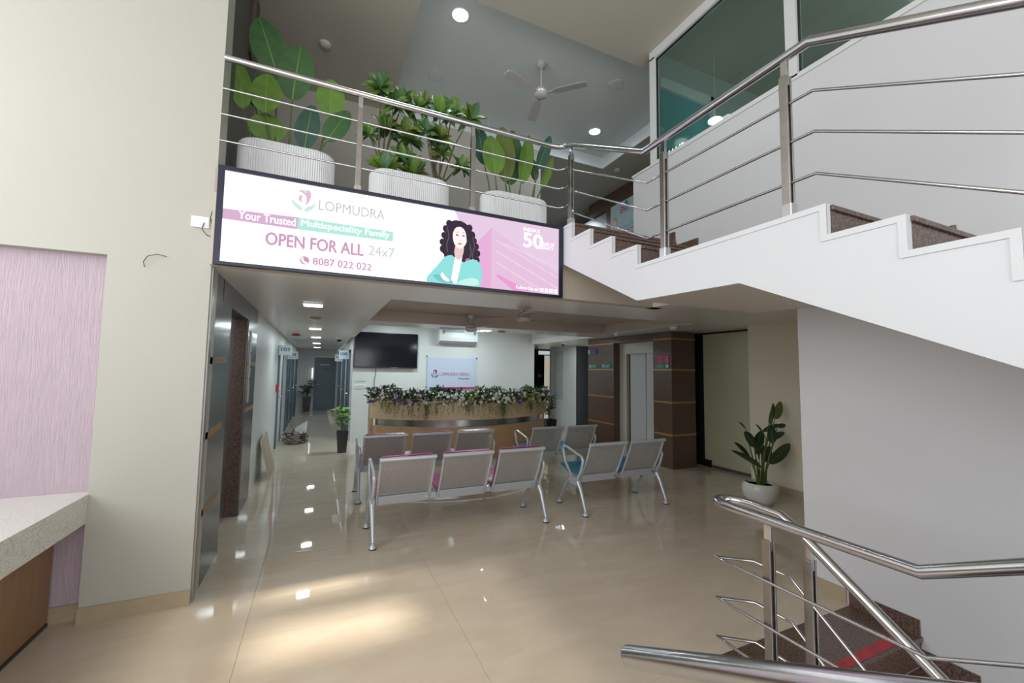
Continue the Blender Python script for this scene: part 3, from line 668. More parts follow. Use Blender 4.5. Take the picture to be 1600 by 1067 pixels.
flat('portrait_face', smooth([(1.035, 2.862), (1.09, 2.86), (1.135, 2.82), (1.142, 2.75), (1.12, 2.69), (1.075, 2.655), (1.035, 2.675), (1.01, 2.73), (1.008, 2.80), (1.02, 2.85)], 2), em('face', (1, .86, .84), 1.12))
flat('portrait_hair', smooth([(1.04, 2.885), (1.11, 2.88), (1.16, 2.81), (1.165, 2.70), (1.14, 2.62), (1.138, 2.74), (1.125, 2.82), (1.085, 2.86), (1.03, 2.845), (1.008, 2.79), (.985, 2.70), (.99, 2.82)], 1), HB)
for x in (1.048, 1.105):
    flat('portrait_eye', smooth([(x-.018, 2.777), (x, 2.788), (x+.018, 2.777), (x, 2.772)], 1), em('eye', (.12, .07, .08)))
    flat('portrait_brow', [(x-.022, 2.800), (x, 2.810), (x+.022, 2.801), (x, 2.804)], em('brow', (.35, .22, .22)))
flat('portrait_nose', [(1.068, 2.735), (1.078, 2.738), (1.086, 2.733), (1.077, 2.729)], em('nose', (.85, .62, .60)))
flat('portrait_mouth', smooth([(1.048, 2.706), (1.072, 2.713), (1.10, 2.706), (1.074, 2.695)], 1), em('lips', (.70, .10, .18)))
flat('portrait_sleeve', smooth([(.83, 2.40), (.90, 2.42), (1.02, 2.37), (1.02, 2.345), (.90, 2.35)], 1), em('sleeve_shade', (.20, .60, .62)))
flat('portrait_hand', smooth([(.905, 2.415), (.925, 2.44), (.955, 2.40), (1.0, 2.37), (.97, 2.355), (.92, 2.38)], 1), em('face', (1, .86, .84)))
flat('portrait_sleeve', smooth([(1.04, 2.345), (1.10, 2.39), (1.20, 2.42), (1.26, 2.40), (1.255, 2.345)], 1), em('sleeve_light', (.62, .92, .88)))
# cables by the screen
sk_ = thing('wall_socket_plate', 'white socket plate on the wall left of the bright screen with thin wires', 'socket', (-.79, 3.57, 2.61))
G().box(-.86, -.752, 3.560, 3.574, 2.585, 2.665, bev=.003).build('socket_plate', M_WHITE, sk_)
G().box(-.80, -.757, 3.555, 3.561, 2.595, 2.655).build('socket_switch', M_WHITE, sk_)
for pts in ([(-.78, 3.55, 2.62), (-.79, 3.54, 2.57), (-.76, 3.54, 2.53), (-.73, 3.54, 2.52), (-.70, 3.50, 2.54)], [(-.69, 3.50, 2.74), (-.73, 3.53, 2.72), (-.745, 3.54, 2.66), (-.73, 3.53, 2.61), (-.70, 3.50, 2.60)]):
    q = []
    for i in range(len(pts)-1):
        for t in (0, .5): q.append(Vector(pts[i]).lerp(Vector(pts[i+1]), t))
    G().tube(q+[Vector(pts[-1])], .003, 6).build('wire', M_RUB, sk_)
w = G().tube([(-1.10, 3.574, 2.27), (-1.10, 3.55, 2.30), (-1.08, 3.548, 2.34), (-1.03, 3.55, 2.36), (-.98, 3.56, 2.352)], .0022, 6).build('loose_wire', M_RUB, origin=(-1.05, 3.57, 2.3))
tag(w, 'short loose black wire sticking out of the ivory wall above the pink niche', 'wire')
# ================================================================== COUNTER
ct = thing('reception_worktop', 'speckled white granite worktop with a deep front edge beside the pink niche', 'worktop', (-1.9, 2.5, .79))
G().box(-2.6, -1.29, -1.0, 3.647, .76, .79, bev=.002).build('worktop_slab', M_GRANL, ct)
G().box(-1.325, -1.29, -1.0, 3.572, .612, .76).build('worktop_apron', M_GRANL, ct)
cb = thing('counter_cabinet', 'orange brown wood panel standing under the granite worktop', 'cabinet', (-1.6, 2.5, 0))
G().box(-2.5, -1.455, -1.0, 3.630, 0.0, .76).build('side_panel', M_WOODO, cb)
G().box(-1.455, -1.448, -1.0, 3.625, 0.0, .02).build('plinth_strip', M_BLACK, cb)

# ================================================================== WAITING BENCHES
def make_bench(n, cush, label, group, backpad=True):
    """seats face +Y; origin on the floor below the left rear foot line"""
    P, Wd = .585, .52; L = n*P-.03
    e = .02 if backpad else .05
    t = thing('waiting_bench', label, 'bench', (0, 0, 0), group)
    # beam
    G().box(-.005, L+.015, .14, .20, .33, .385, bev=.006).build('beam', M_CHROME, t)
    prof = [(-.105, .80), (-.085, .775), (-.05, .68), (.015, .54), (.075, .43), (.105, .375), (.125, .335)]     # y, z of the back
    for k in range(n):
        x0 = .015+k*P; x1 = x0+Wd
        g = G(); m = len(prof)
        for (ya, za), (yb, zb) in zip(prof[1:-2], prof[2:-1]):
            g.add([(x0+.022, ya, za), (x1-.022, ya, za), (x1-.022, yb, zb), (x0+.022, yb, zb), (x0+.022, ya+.006, za), (x1-.022, ya+.006, za), (x1-.022, yb+.006, zb), (x0+.022, yb+.006, zb)],
                  [(0, 1, 2, 3), (4, 5, 6, 7)], True)
        b = g.build('backrest', M_PERF, t)
        for x in (x0+.012, x1-.012): G().tube([(x, y, z) for y, z in prof], .012, 8).build('side_tube', M_CHROME, b)
        G().tube([(x0, -.098, .785), (x1, -.098, .785)], .020, 12).build('top_rail', M_CHROME, b)
        G().add([(x0+.022, .066, .412), (x1-.022, .066, .412), (x1-.022, .106, .328), (x0+.022, .106, .328), (x0+.022, .074, .416), (x1-.022, .074, .416), (x1-.022, .116, .33), (x0+.022, .116, .33)],
                [(0, 1, 2, 3), (4, 5, 6, 7), (0, 1, 5, 4), (3, 2, 6, 7), (0, 3, 7, 4), (1, 2, 6, 5)]).build('lower_band', M_CHROME, b)
        g = G().lathe([(.016, -.004), (.016, .004)], (0, 0, 0), 10)
        bolt = G(); 
        bolt.tube([(x1-.045, .070, .375), (x1-.045, .100, .375)], .012, 10); bolt.build('bolt', M_STEEL, b)
        # cushion on the back
        g = G(); cp_ = [(-.070, .806), (-.045, .795), (.03, .66), (.095, .52), (.14, .42)]
        for (ya, za), (yb, zb) in zip(cp_[:-1], cp_[1:]):
            g.add([(x0+.03, ya, za), (x1-.03, ya, za), (x1-.03, yb, zb), (x0+.03, yb, zb), (x0+.03, ya+.028, za+.006), (x1-.03, ya+.028, za+.006), (x1-.03, yb+.028, zb+.006), (x0+.03, yb+.028, zb+.006)],
                  [(0, 1, 2, 3), (4, 5, 6, 7), (0, 3, 7, 4), (1, 2, 6, 5)], True)
        m_ = len(g.v)
        g.add([(x0+.03, -.070, .806), (x1-.03, -.070, .806), (x1-.03, -.042, .812), (x0+.03, -.042, .812)], [(0, 1, 2, 3)])
        if backpad: g.build('back_cushion', cush, b)
        # seat
        sp_ = [(.16, .395), (.24, .385), (.40, .40), (.56, .435), (.60, .425), (.61, .39)]
        g = G()
        for (ya, za), (yb, zb) in zip(sp_[:-1], sp_[1:]):
            g.add([(x0, ya, za), (x1, ya, za), (x1, yb, zb), (x0, yb, zb), (x0, ya, za-.012), (x1, ya, za-.012), (x1, yb, zb-.012), (x0, yb, zb-.012)],
                  [(0, 1, 2, 3), (4, 5, 6, 7), (0, 3, 7, 4), (1, 2, 6, 5)], True)
        st = g.build('seat', M_CHROME, t)
        g = G()
        for (ya, za), (yb, zb) in zip(sp_[:3], sp_[1:4]):
            g.add([(x0+e, ya, za+.002), (x1-e, ya, za+.002), (x1-e, yb, zb+.002), (x0+e, yb, zb+.002), (x0+e, ya, za+.03), (x1-e, ya, za+.03), (x1-e, yb, zb+.03), (x0+e, yb, zb+.03)],
                  [(0, 1, 2, 3), (4, 5, 6, 7), (0, 3, 7, 4), (1, 2, 6, 5)], True)
        g.add([(x0+.02, .56, .437), (x1-.02, .56, .437), (x1-.02, .56, .465), (x0+.02, .56, .465)], [(0, 1, 2, 3)])
        g.build('seat_cushion', cush, st)
        G().obox(((x0+x1)/2, .17, .375), (1, 0, 0), (0, 1, 0), (0, 0, 1), .03, .05, .02).build('seat_bracket', M_BLACK, st)
    # leg frames with arm loops at both ends
    for x in (-.015, L+.025):
        G().obox((x, .17, .345), (1, 0, 0), (0, 1, 0), (0, 0, 1), .022, .075, .045).build('leg_hub', M_CHROME, t)
        for ft, kn in ((-.055, .10), (.50, .24)):
            g = G().tube([(x, kn, .34), (x, kn+(ft-kn)*.35, .27 if ft < 0 else .29), (x, ft, .05)], .022, 10, taper=[1.25, 1.0, .72])
            lg = g.build('leg', M_CHROME, t)
            G().lathe([(.034, 0), (.036, .014), (.020, .026)], (x, ft, 0), 16).build('foot_pad', M_RUB, lg)
            G().lathe([(.037, .012), (.030, .026), (.012, .05)], (x, ft, 0), 16).build('foot_cap', M_CHROME, lg)
        pts = [(x, .12, .35), (x, .04, .47), (x, .0, .58)]
        pts += [tuple(p) for p in arc_pts((x, .0, .58), (x, -.01, .63), (x, .05, .645), 3)][1:]
        pts += [(x, .10, .653), (x, .33, .70)]
        pts += [tuple(p) for p in arc_pts((x, .33, .70), (x, .42, .715), (x, .42, .65), 4)][1:]
        pts += [(x, .37, .52), (x, .22, .37)]
        G().tube(pts, .016, 10).build('armrest', M_CHROME, t)
    return t
b1 = make_bench(3, M_MAG, 'front silver three-seat metal bench with magenta pads, nearest to the viewer', 'waiting benches')
b1.location = (.515, 4.07, 0)
b2 = copy_tree(b1); b2.location = (.505, 5.47, 0); b2['label'] = 'silver three-seat bench with magenta pads behind the front one, closest to the curved desk'
b3 = make_bench(2, M_TEAL, 'front silver two-seat metal bench with blue pads, in front of the lift', 'waiting benches', False)
b3.location = (2.775, 4.05, 0)
b4 = copy_tree(b3); b4.location = (2.79, 5.46, 0); b4['label'] = 'rear silver two-seat bench with blue pads, between the desk and the lift'

# ================================================================== RECEPTION DESK
CXD, RD = 2.70, 2.37; CYD = 8.12-.86+RD
def arc(x0, x1, dr, n=36):
    q = []
    for i in range(n+1):
        x = x0+(x1-x0)*i/n; r = RD+dr; q.append((x, CYD-math.sqrt(max(r*r-(x-CXD)**2, 0))))
    return q
def curved(x0, x1, dr, z0, z1, th=.04, n=36):
    a = arc(x0, x1, dr, n); g = G(); m = len(a)
    vs = [(x, y, z0) for x, y in a]+[(x, y, z1) for x, y in a]+[(x, y+th, z0) for x, y in a]+[(x, y+th, z1) for x, y in a]
    fs = []
    for i in range(m-1):
        fs += [(i, i+1, m+i+1, m+i), (2*m+i, 3*m+i, 3*m+i+1, 2*m+i+1), (m+i, m+i+1, 3*m+i+1, 3*m+i), (i, 2*m+i, 2*m+i+1, i+1)]
    fs += [(0, m, 3*m, 2*m), (m-1, 3*m-1, 4*m-1, 2*m-1)]
    g.add(vs, fs, True); return g
desk = thing('reception_desk', 'long curved light wood reception desk with a steel band across its front', 'desk', (2.7, 7.9, 0))
curved(.90, 4.50, -.03, 0, .585).build('lower_panel', mat('lower_wood_laminate', (.62, .40, .22), .35, noise=.12, nscale=5, stretch=(1, 1, 9)), desk)
curved(.98, 4.42, -.07, .585, .715).build('steel_band', mat('steel_band', (.42, .42, .42), .22, metal=1, noise=.2, nscale=1.5), desk)
curved(.87, 4.53, .05, .715, 1.06).build('upper_panel', mat('pale_wood_laminate', (.68, .52, .34), .4, noise=.1, nscale=5, stretch=(1, 1, 7)), desk)
curved(.86, 4.54, .06, 1.06, 1.09, th=.35).build('counter_top', M_WOOD, desk)
curved(1.0, 4.40, -.35, .70, .73, th=.45).build('work_surface', M_WOOD, desk)
for x in (.90, 4.46): G().box(x, x+.04, 8.10, 8.6, 0, 1.06).build('side_panel', M_WOOD, desk)
# flower garland on the desk
gar = thing('flower_garland', 'long garland of green leaves, small white and purple flowers lying along the curved desk', 'garland', (2.7, 7.6, 1.09))
rnd = random.Random(11)
def gx(): 
    x = rnd.uniform(.84, 4.56); r = RD+.03; return x, CYD-math.sqrt(max(r*r-(x-CXD)**2, 0))
def leafquad(g, p, d, l, w, n=None):
    d = Vector(d).normalized(); s = d.cross(Vector((rnd.uniform(-1, 1), rnd.uniform(-1, 1), rnd.uniform(-.3, 1)))).normalized()*w/2
    p = Vector(p); g.add([p, p+d*l*.45+s, p+d*l, p+d*l*.45-s], [(0, 1, 2, 3)])
for nm, m_, cnt in (('foliage', leafmat('garland_green', (.05, .10, .03), (.02, .05, .02)), 2300), ('foliage', L4, 1500), ('foliage', L5, 350), ('foliage', L1, 160)):
    g = G()
    for _ in range(cnt):
        x, y = gx(); hh = .20+.045*math.sin(x*7)+.03*math.sin(x*17)
        z = .985+rnd.random()**.9*(hh+.055)
        leafquad(g, (x, y+rnd.uniform(-.09, .16), z), (rnd.uniform(-1, 1), rnd.uniform(-1, .6), rnd.uniform(-.3, 1)), rnd.uniform(.05, .11), rnd.uniform(.018, .04))
    g.build(nm, m_, gar)['kind'] = 'stuff'
for m_, cnt in ((leafmat('hanging_olive', (.24, .24, .07), (.14, .14, .04)), 190), (leafmat('hanging_green', (.10, .15, .04), (.05, .09, .02)), 90)):
    g = G()
    for _ in range(cnt):
        x, y = gx(); x += .12*math.sin(x*9); y -= .075
        L = rnd.uniform(.12, .34)*(.6+.4*abs(math.sin(x*2.3+1))); z = 1.05; px_ = x
        for s in range(int(L/.022)):
            z -= .022; px_ += rnd.uniform(-.006, .006)
            leafquad(g, (px_, y-rnd.uniform(0, .02), z), (rnd.uniform(-1, 1), rnd.uniform(-.5, .1), rnd.uniform(-1, -.1)), rnd.uniform(.025, .05), rnd.uniform(.008, .014))
    g.build('trailing_frond', m_, gar)['kind'] = 'stuff'
flw = None
FW = mat('white_petal', (.86, .87, .82), .5); FP = mat('purple_petal', (.09, .07, .30), .5); FY = mat('yellow_green_petal', (.35, .42, .06), .5); FO = mat('orange_petal', (.42, .14, .05), .5)
def flower_mesh(m_, s):
    g = G(); 
    for k in range(5):
        a = 2*math.pi*k/5; c, sn = math.cos(a), math.sin(a)
        g.add([(0, -.3*s, 0), (c*s-sn*.45*s, -.45*s, sn*s+c*.45*s), (c*1.25*s, -.2*s, sn*1.25*s), (c*s+sn*.45*s, -.45*s, sn*s-c*.45*s)], [(0, 1, 2, 3)])
    g.lathe([(.0001, -.2*s), (.35*s, 0), (.0001, .2*s)], (0, -.4*s, 0), 6)
    return g
protos = {}
for nm, m_, s, cnt in (('white', FW, .021, 150), ('purple', FP, .024, 34), ('yellow', FY, .026, 22), ('orange', FO, .018, 10)):
    centers = [rnd.uniform(.9, 4.5) for _ in range(max(3, cnt//6))]
    for i in range(cnt):
        x = rnd.choice(centers)+rnd.uniform(-.12, .12) if nm != 'white' else rnd.uniform(.84, 4.56)
        x = min(max(x, .85), 4.55); r = RD+.03; y = CYD-math.sqrt(max(r*r-(x-CXD)**2, 0))
        if nm not in protos:
            o = flower_mesh(m_, s).build('flower', m_, None); o.parent = gar; protos[nm] = o
            o['label'] = {'white': 'small white flower', 'purple': 'purple flower', 'yellow': 'yellow green flower', 'orange': 'orange flower'}[nm]
        else:
            o = protos[nm].copy(); COL.objects.link(o); o.parent = gar
        k = rnd.uniform(.7, 1.25)
        o.location = Vector((x, y-rnd.uniform(.09, .15), rnd.uniform(.99, 1.25)))-Vector((2.7, 7.6, 1.09)); o.rotation_euler = (rnd.uniform(-.5, .5), rnd.uniform(0, 6), rnd.uniform(-.6, .6)); o.scale = (k, k, k)

# ================================================================== BACK WALL ITEMS
tv = thing('television', 'large black flat television hanging on the white reception wall', 'television', (1.4, 10.02, 1.63))
G().box(.69, 2.10, 9.93, 9.975, 1.63, 2.44, bev=.006).build('tv_housing', M_BLACK, tv)
G().box(.71, 2.08, 9.925, 9.931, 1.665, 2.42).build('tv_panel', mat('tv_glass', (.006, .007, .012), .12), tv)
G().box(1.5, 1.66, 9.922, 9.93, 1.638, 1.65).build('tv_badge', mat('dim_silver', (.3, .3, .3), .4, metal=.8), tv)
G().box(1.2, 1.6, 9.975, 10.019, 1.85, 2.2).build('wall_bracket', M_BLACK, tv)
tc_ = G().tube([(1.17, 9.99, 1.68), (1.18, 10.0, 1.5), (1.15, 9.995, 1.35), (1.16, 10.0, 1.1)], .006, 6).build('television_cable', M_BLACK, origin=(1.17, 10, 1.3))
tag(tc_, 'thin black cable hanging from the television down behind the flowers', 'cable')
sp = thing('switchboard', 'pale switch plates on the wall below the television, left of the flowers', 'switch', (.86, 10.01, 1.22))
G().box(.74, .98, 10.005, 10.019, 1.16, 1.26, bev=.002).build('switch_plate', M_WHITE, sp)
G().box(.74, .98, 10.008, 10.019, 1.32, 1.35, bev=.002).build('label_strip', mat('pale_grey_plate', (.55, .57, .6), .4), sp)
for k in range(4): G().box(.765+.05*k, .80+.05*k, 9.999, 10.006, 1.18, 1.24).build('switch', mat('pale_grey_plate', (.55, .57, .6), .4), sp)
ac = thing('air_conditioner', 'white wall air conditioner high above the sign board', 'air conditioner', (3.05, 10.02, 2.25))
g = G().prism([(10.018, 2.26), (9.90, 2.25), (9.80, 2.31), (9.79, 2.40), (9.80, 2.60), (9.86, 2.64), (10.018, 2.64)], 'x', 2.58, 3.55); g.build('ac_body', M_WHITE, ac)
G().add([(2.60, 9.80, 2.312), (3.53, 9.80, 2.312), (3.53, 9.895, 2.25), (2.60, 9.895, 2.25), (2.60, 9.79, 2.306), (3.53, 9.79, 2.306), (3.53, 9.885, 2.242), (2.60, 9.885, 2.242)], [(0, 1, 2, 3), (4, 5, 6, 7), (0, 1, 5, 4), (3, 2, 6, 7), (0, 3, 7, 4), (1, 2, 6, 5)]).build('air_flap', mat('ac_flap_grey', (.38, .40, .42), .4), ac)
for z in (2.52, 2.54, 2.56, 2.58): G().box(2.7, 3.2, 9.782, 9.80, z, z+.007).build('vent_slot', mat('slot_grey', (.25, .26, .28), .5), ac)
for x in (2.66, 3.45): G().box(x, x+.05, 9.785, 9.80, 2.48, 2.57).build('ac_clip', mat('slot_grey', (.25, .26, .28), .5), ac)
sb = thing('sign_board', 'pale acrylic sign board on steel studs with a small colourful emblem', 'sign', (2.97, 10.0, 1.25))
G().box(2.36, 3.60, 9.992, 9.999, 1.14, 1.90).build('acrylic_sheet', mat('pale_blue_acrylic', (.55, .60, .74), .2), sb)
for x, z in ((2.34, 1.935), (3.60, 1.91), (2.34, 1.2), (3.6, 1.2)): 
    G().tube([(x, 10.019, z), (x, 9.98, z)], .018, 12).build('steel_stud', M_STEEL, sb)
def fsb(name, pts, m_):
    bm = bmesh.new(); f = bm.faces.new([bm.verts.new((p[0], 9.990, p[1])) for p in pts]); bmesh.ops.triangulate(bm, faces=[f]); bm.verts.index_update()
    g = G(); g.add([v.co[:] for v in bm.verts], [[v.index for v in q.verts] for q in bm.faces]); bm.free(); return g.build(name, m_, sb)
MGT = mat('magenta_print', (.42, .04, .25), .4); BLT = mat('blue_print', (.04, .16, .30), .4)
emblem(2.54, 1.51, .10, sb, fsb, MGT, BLT)
text('lettering', 'LOPMUDRA VEDRA', 2.66, 1.465, 1, mat('pink_print', (.50, .14, .34), .4), sb, y=9.989, width=.76, height=.08, bold=.01)
text('lettering', 'Hospitals', 3.13, 1.37, 1, BLT, sb, y=9.989, width=.28, height=.055, bold=.02)
G().box(2.42, 2.56, 9.988, 9.992, 1.145, 1.19).build('blue_bar', mat('blue_bar_print', (.03, .20, .50), .4), sb)
G().box(2.56, 3.58, 9.988, 9.992, 1.145, 1.19).build('magenta_bar', MGT, sb)

# ================================================================== SIGNS
def blade(label, num, x0, x1, y, z0, z1, wall_x):
    t = thing('room_sign', label, 'sign', ((x0+x1)/2, y, z0), 'projecting room number signs')
    G().box(x0, x1, y, y+.02, z0, z1, bev=.002).build('sign_plate', mat('white_sign', (.75, .80, .84), .4), t)
    w = (x1-x0)
    text('lettering', num, x0+w*.14, z0+(z1-z0)*.42, 1, mat('blue_digits', (.02, .20, .42), .4), t, y=y-.002, width=w*.66, height=(z1-z0)*.36, bold=.03)
    G().box(x0+w*.15, x1-w*.15, y-.0015, y+.001, z0+(z1-z0)*.18, z0+(z1-z0)*.21).build('thin_line', mat('thin_grey_line', (.5, .6, .68), .5), t)
    G().box(min(x0, wall_x), max(x0, wall_x), y+.004, y+.016, z1-.05, z1-.03).build('wall_arm', M_STEEL, t) if wall_x < x0 else G().box(x1, wall_x, y+.004, y+.016, z1-.05, z1-.03).build('wall_arm', M_STEEL, t)
blade('nearest white room sign on the left corridor wall, reading 103', '103', -.735, -.50, 9.50, 1.855, 2.05, -.752)
blade('smaller looking white room sign on the left side, half hidden behind the nearest left one', '104', -.735, -.50, 12.05, 1.83, 2.03, -.752)
blade('nearest white room sign on the right corridor wall, reading 108', '108', .43, .665, 11.0, 1.84, 2.05, .682)
blade('farther white room sign on the right side, overlapped by the nearest right one', '107', .43, .665, 13.9, 1.83, 2.04, .682)
fa = thing('fire_alarm_box', 'small red alarm box on the left corridor wall below the 103 sign', 'alarm', (-.74, 9.42, 1.15))
G().box(-.752, -.70, 9.38, 9.50, 1.13, 1.28, bev=.004).build('alarm_housing', M_RED, fa); G().box(-.70, -.697, 9.41, 9.47, 1.17, 1.24).build('alarm_face', M_WHITE, fa)
s1 = thing('ceiling_sounder', 'dark red star shaped sounder on the corridor ceiling', 'alarm', (-.47, 9.85, 2.3))
G().lathe([(.06, 0), (.075, -.02), (.05, -.045), (.0001, -.05)], (-.47, 9.85, ZC), 16).build('sounder_body', M_RED, s1)
g = G()
for k in range(5):
    a = 2*math.pi*k/5+.3; g.add([(-.47+.05*math.cos(a-.4), 9.85+.05*math.sin(a-.4), ZC-.02), (-.47+.13*math.cos(a), 9.85+.13*math.sin(a), ZC-.025), (-.47+.05*math.cos(a+.4), 9.85+.05*math.sin(a+.4), ZC-.02), (-.47+.05*math.cos(a), 9.85+.05*math.sin(a), ZC-.045)], [(0, 1, 3), (1, 2, 3), (0, 2, 1)])
g.build('sounder_fins', M_RED, s1)
def dome(name, x, y, z, r, label, m1, m2, grp=None):
    t = thing(name, label, 'camera', (x, y, z), grp)
    G().lathe([(r, 0), (r*1.05, -r*.35), (r*.8, -r*.45)], (x, y, z), 20).build('dome_base', m1, t)
    G().lathe([(r*.75, -r*.4), (r*.68, -r*.85), (r*.4, -r*1.15), (.0001, -r*1.25)], (x, y, z), 20).build('dome_lens', m2, t)
dome('dome_camera', .40, 10.6, ZC, .075, 'white and black dome camera on the ceiling at the mouth of the corridor', M_WHITE, M_BLACK)
dome('dome_camera', 5.60, 9.1, ZC, .055, 'small black dome camera above the passage right of the desk', M_WHITE, M_BLACK)
for nm, x, y, lb in (('smoke_detector', 4.98, 6.22, 'small white detector above the brown wall left of the lift doors'), ('smoke_detector', 5.02, 4.89, 'small white detector above the brown pillar')):
    t = thing(nm, lb, 'detector', (x, y, ZC)); G().lathe([(.05, 0), (.05, -.02), (.035, -.04), (.0001, -.045)], (x, y, ZC), 20).build('detector_body', M_WHITE, t)
    G().lathe([(.053, -.001), (.053, -.008)], (x, y, ZC), 20).build('detector_ring', M_WHITE, t)
for x, y, lb in ((-.074, 6.5, 'small grey detector on the corridor ceiling between the first two lamps'), (2.98, 6.95, 'round grey speaker in the ceiling beside the square lamp')):
    t = thing('ceiling_detector', lb, 'detector', (x, y, ZC)); G().lathe([(.07, 0), (.07, -.012), (.045, -.025), (.0001, -.028)], (x, y, ZC), 20).build('detector_body', mat('dim_grey_plastic', (.28, .27, .25), .5), t)
    G().lathe([(.075, -.0005), (.075, -.006)], (x, y, ZC), 20).build('detector_ring', mat('dim_grey_plastic', (.28, .27, .25), .5), t)
# plates on the lift wall
def wall_sign(name, label, y0, y1, z0, z1, m_, rows, dy=0):
    t = thing(name, label, 'sign', (XE, (y0+y1)/2, z0))
    G().box(XE-.012, XE-.004, y0, y1, z0, z1).build('sign_plate', m_, t); return t
PUR = mat('purple_sign', (.05, .04, .16), .4); GRN = mat('green_sign', (.02, .20, .12), .4); RDS = mat('red_sign', (.30, .02, .06), .4); PALE = mat('pale_print', (.50, .56, .54), .4)
t = wall_sign('direction_sign', 'small purple sign with a white pictogram, at the far edge of the brown lift wall', 7.42, 7.75, 1.98, 2.105, PUR, 2)
G().box(XE-.0135, XE-.0118, 7.68, 7.735, 2.0, 2.09).build('pictogram', PALE, t)
text('lettering', 'LIFT', 7.65, 2.05, 1, mat('lilac_print', (.25, .25, .5), .4), t, y=XE-.0135, plane='-x', width=.14, height=.025)
text('lettering', 'LOBBY', 7.65, 2.01, 1, mat('lilac_print', (.25, .25, .5), .4), t, y=XE-.0135, plane='-x', width=.16, height=.025)
for a, b, lb in ((7.40, 7.71, 'left green exit plate on the brown lift wall, farther from the lift doors'), (6.95, 7.24, 'right green exit plate on the brown lift wall, nearer to the lift doors')):
    t = wall_sign('exit_plate', lb, a, b, 1.69, 1.775, GRN, 1); t['group'] = 'green exit plates'
    G().box(XE-.0135, XE-.0118, b-.06, b-.02, 1.70, 1.765).build('pictogram', PALE, t)
    text('lettering', 'EXIT', b-.09, 1.705, 1, mat('mint_print', (.25, .60, .45), .4), t, y=XE-.0135, plane='-x', width=.17, height=.045, bold=.03)
t = thing('fire_safety_sign', 'red and green safety sign on the brown pillar beside the lift doors', 'sign', (XE, 5.54, 1.69))
G().box(XE-.012, XE-.004, 5.375, 5.70, 1.76, 1.91).build('red_plate', RDS, t); G().box(XE-.012, XE-.004, 5.375, 5.70, 1.685, 1.757).build('green_plate', GRN, t)
PRD = mat('pink_lettering', (.62, .25, .30), .4)
for z, s, w in ((1.882, 'IN CASE OF FIRE', .22), (1.85, 'DO NOT', .10), (1.82, 'USE THE', .13), (1.79, 'LIFT', .10)):
    text('lettering', s, 5.685-(.22-w)/2, z-.01, 1, PRD, t, y=XE-.0135, plane='-x', width=w, height=.016, bold=.02)
for z, s in ((1.73, 'USE'), (1.70, 'STAIRS')): text('lettering', s, 5.66, z-.008, 1, mat('mint_print', (.25, .60, .45), .4), t, y=XE-.0135, plane='-x', width=.14, height=.02)
g = G()
for k in range(14):
    a, b = 2*math.pi*k/14, 2*math.pi*(k+1)/14
    g.add([(XE-.0135, 5.42+r*math.cos(q), 1.81+r*math.sin(q)) for q, r in ((a, .03), (b, .03), (b, .022), (a, .022))], [(0, 1, 2, 3)])
g.build('warning_ring', PALE, t)
G().add([(XE-.0135, 5.435, 1.865), (XE-.0135, 5.40, 1.865), (XE-.0135, 5.4175, 1.90)], [(0, 1, 2)]).build('flame_pictogram', PRD, t)
G().box(XE-.0135, XE-.0118, 5.39, 5.44, 1.695, 1.75).build('pictogram', PALE, t)

# ================================================================== PANEL LEANING, CABLES
bd = thing('leaning_board', 'small beige board leaning against the left corridor wall', 'board', (-.68, 7.2, 0))
G().add([(-.60, 7.05, 0), (-.60, 7.75, 0), (-.715, 7.55, .62), (-.715, 6.95, .56), (-.575, 7.05, 0), (-.575, 7.75, 0), (-.690, 7.55, .62), (-.690, 6.95, .56)],
        [(0, 1, 2, 3), (4, 5, 6, 7), (0, 1, 5, 4), (3, 2, 6, 7), (0, 3, 7, 4), (1, 2, 6, 5)]).build('board_sheet', mat('beige_board', (.46, .38, .28), .6, noise=.1), bd)
G().add([(-.602, 7.05, 0), (-.577, 7.045, 0), (-.692, 6.944, .56), (-.717, 6.944, .56)], [(0, 1, 2, 3)]).build('board_edge', mat('pale_edge', (.60, .54, .44), .6), bd)
cbp = thing('cable_heap', 'tangled heap of dark cables on the corridor floor', 'cable', (-.37, 10.2, 0))
rc = random.Random(5)
CM = [mat('cable_black', (.03, .025, .025), .5), mat('cable_brown', (.14, .07, .055), .5), mat('cable_grey', (.22, .20, .19), .5)]
for k in range(16):
    cx, cy, r = -.38+rc.uniform(-.08, .08), 10.2+rc.uniform(-.08, .08), rc.uniform(.10, .24); tz = rc.uniform(.02, .16); ph = rc.uniform(0, 6); ti = rc.uniform(-.10, .10)
    pts = [(cx+r*math.cos(a+ph)*(1+.12*math.sin(3*a)), cy+r*.9*math.sin(a+ph), max(.010, tz+ti*math.cos(a)+.05*(1-r/.24)+.03*math.sin(2*a+ph))) for a in [2*math.pi*i/16 for i in range(16)]]
    G().tube(pts, .009, 6, closed=True).build('cable_loop', CM[k % 3], cbp)
G().tube([(-.45, 10.2, .08), (-.47, 10.22, .22), (-.42, 10.2, .30)], .012, 6).build('cable_end', CM[0], cbp)
G().box(-.27, -.20, 10.1, 10.2, .03, .20, bev=.01).build('plug_block', CM[0], cbp)
g = G(); rr_ = random.Random(2)
pv = [(-.48, 10.3, .18), (-.40, 10.36, .32), (-.28, 10.34, .40), (-.18, 10.32, .46), (-.20, 10.28, .22), (-.34, 10.26, .12)]
g.add(pv+[(p[0]+.005, p[1]+.03, p[2]) for p in pv], [(0, 1, 2, 3, 4, 5), (6, 7, 8, 9, 10, 11), (0, 1, 7, 6), (2, 3, 9, 8), (4, 5, 11, 10)]).build('plastic_wrap', mat('pale_film', (.45, .48, .48), .3), cbp)

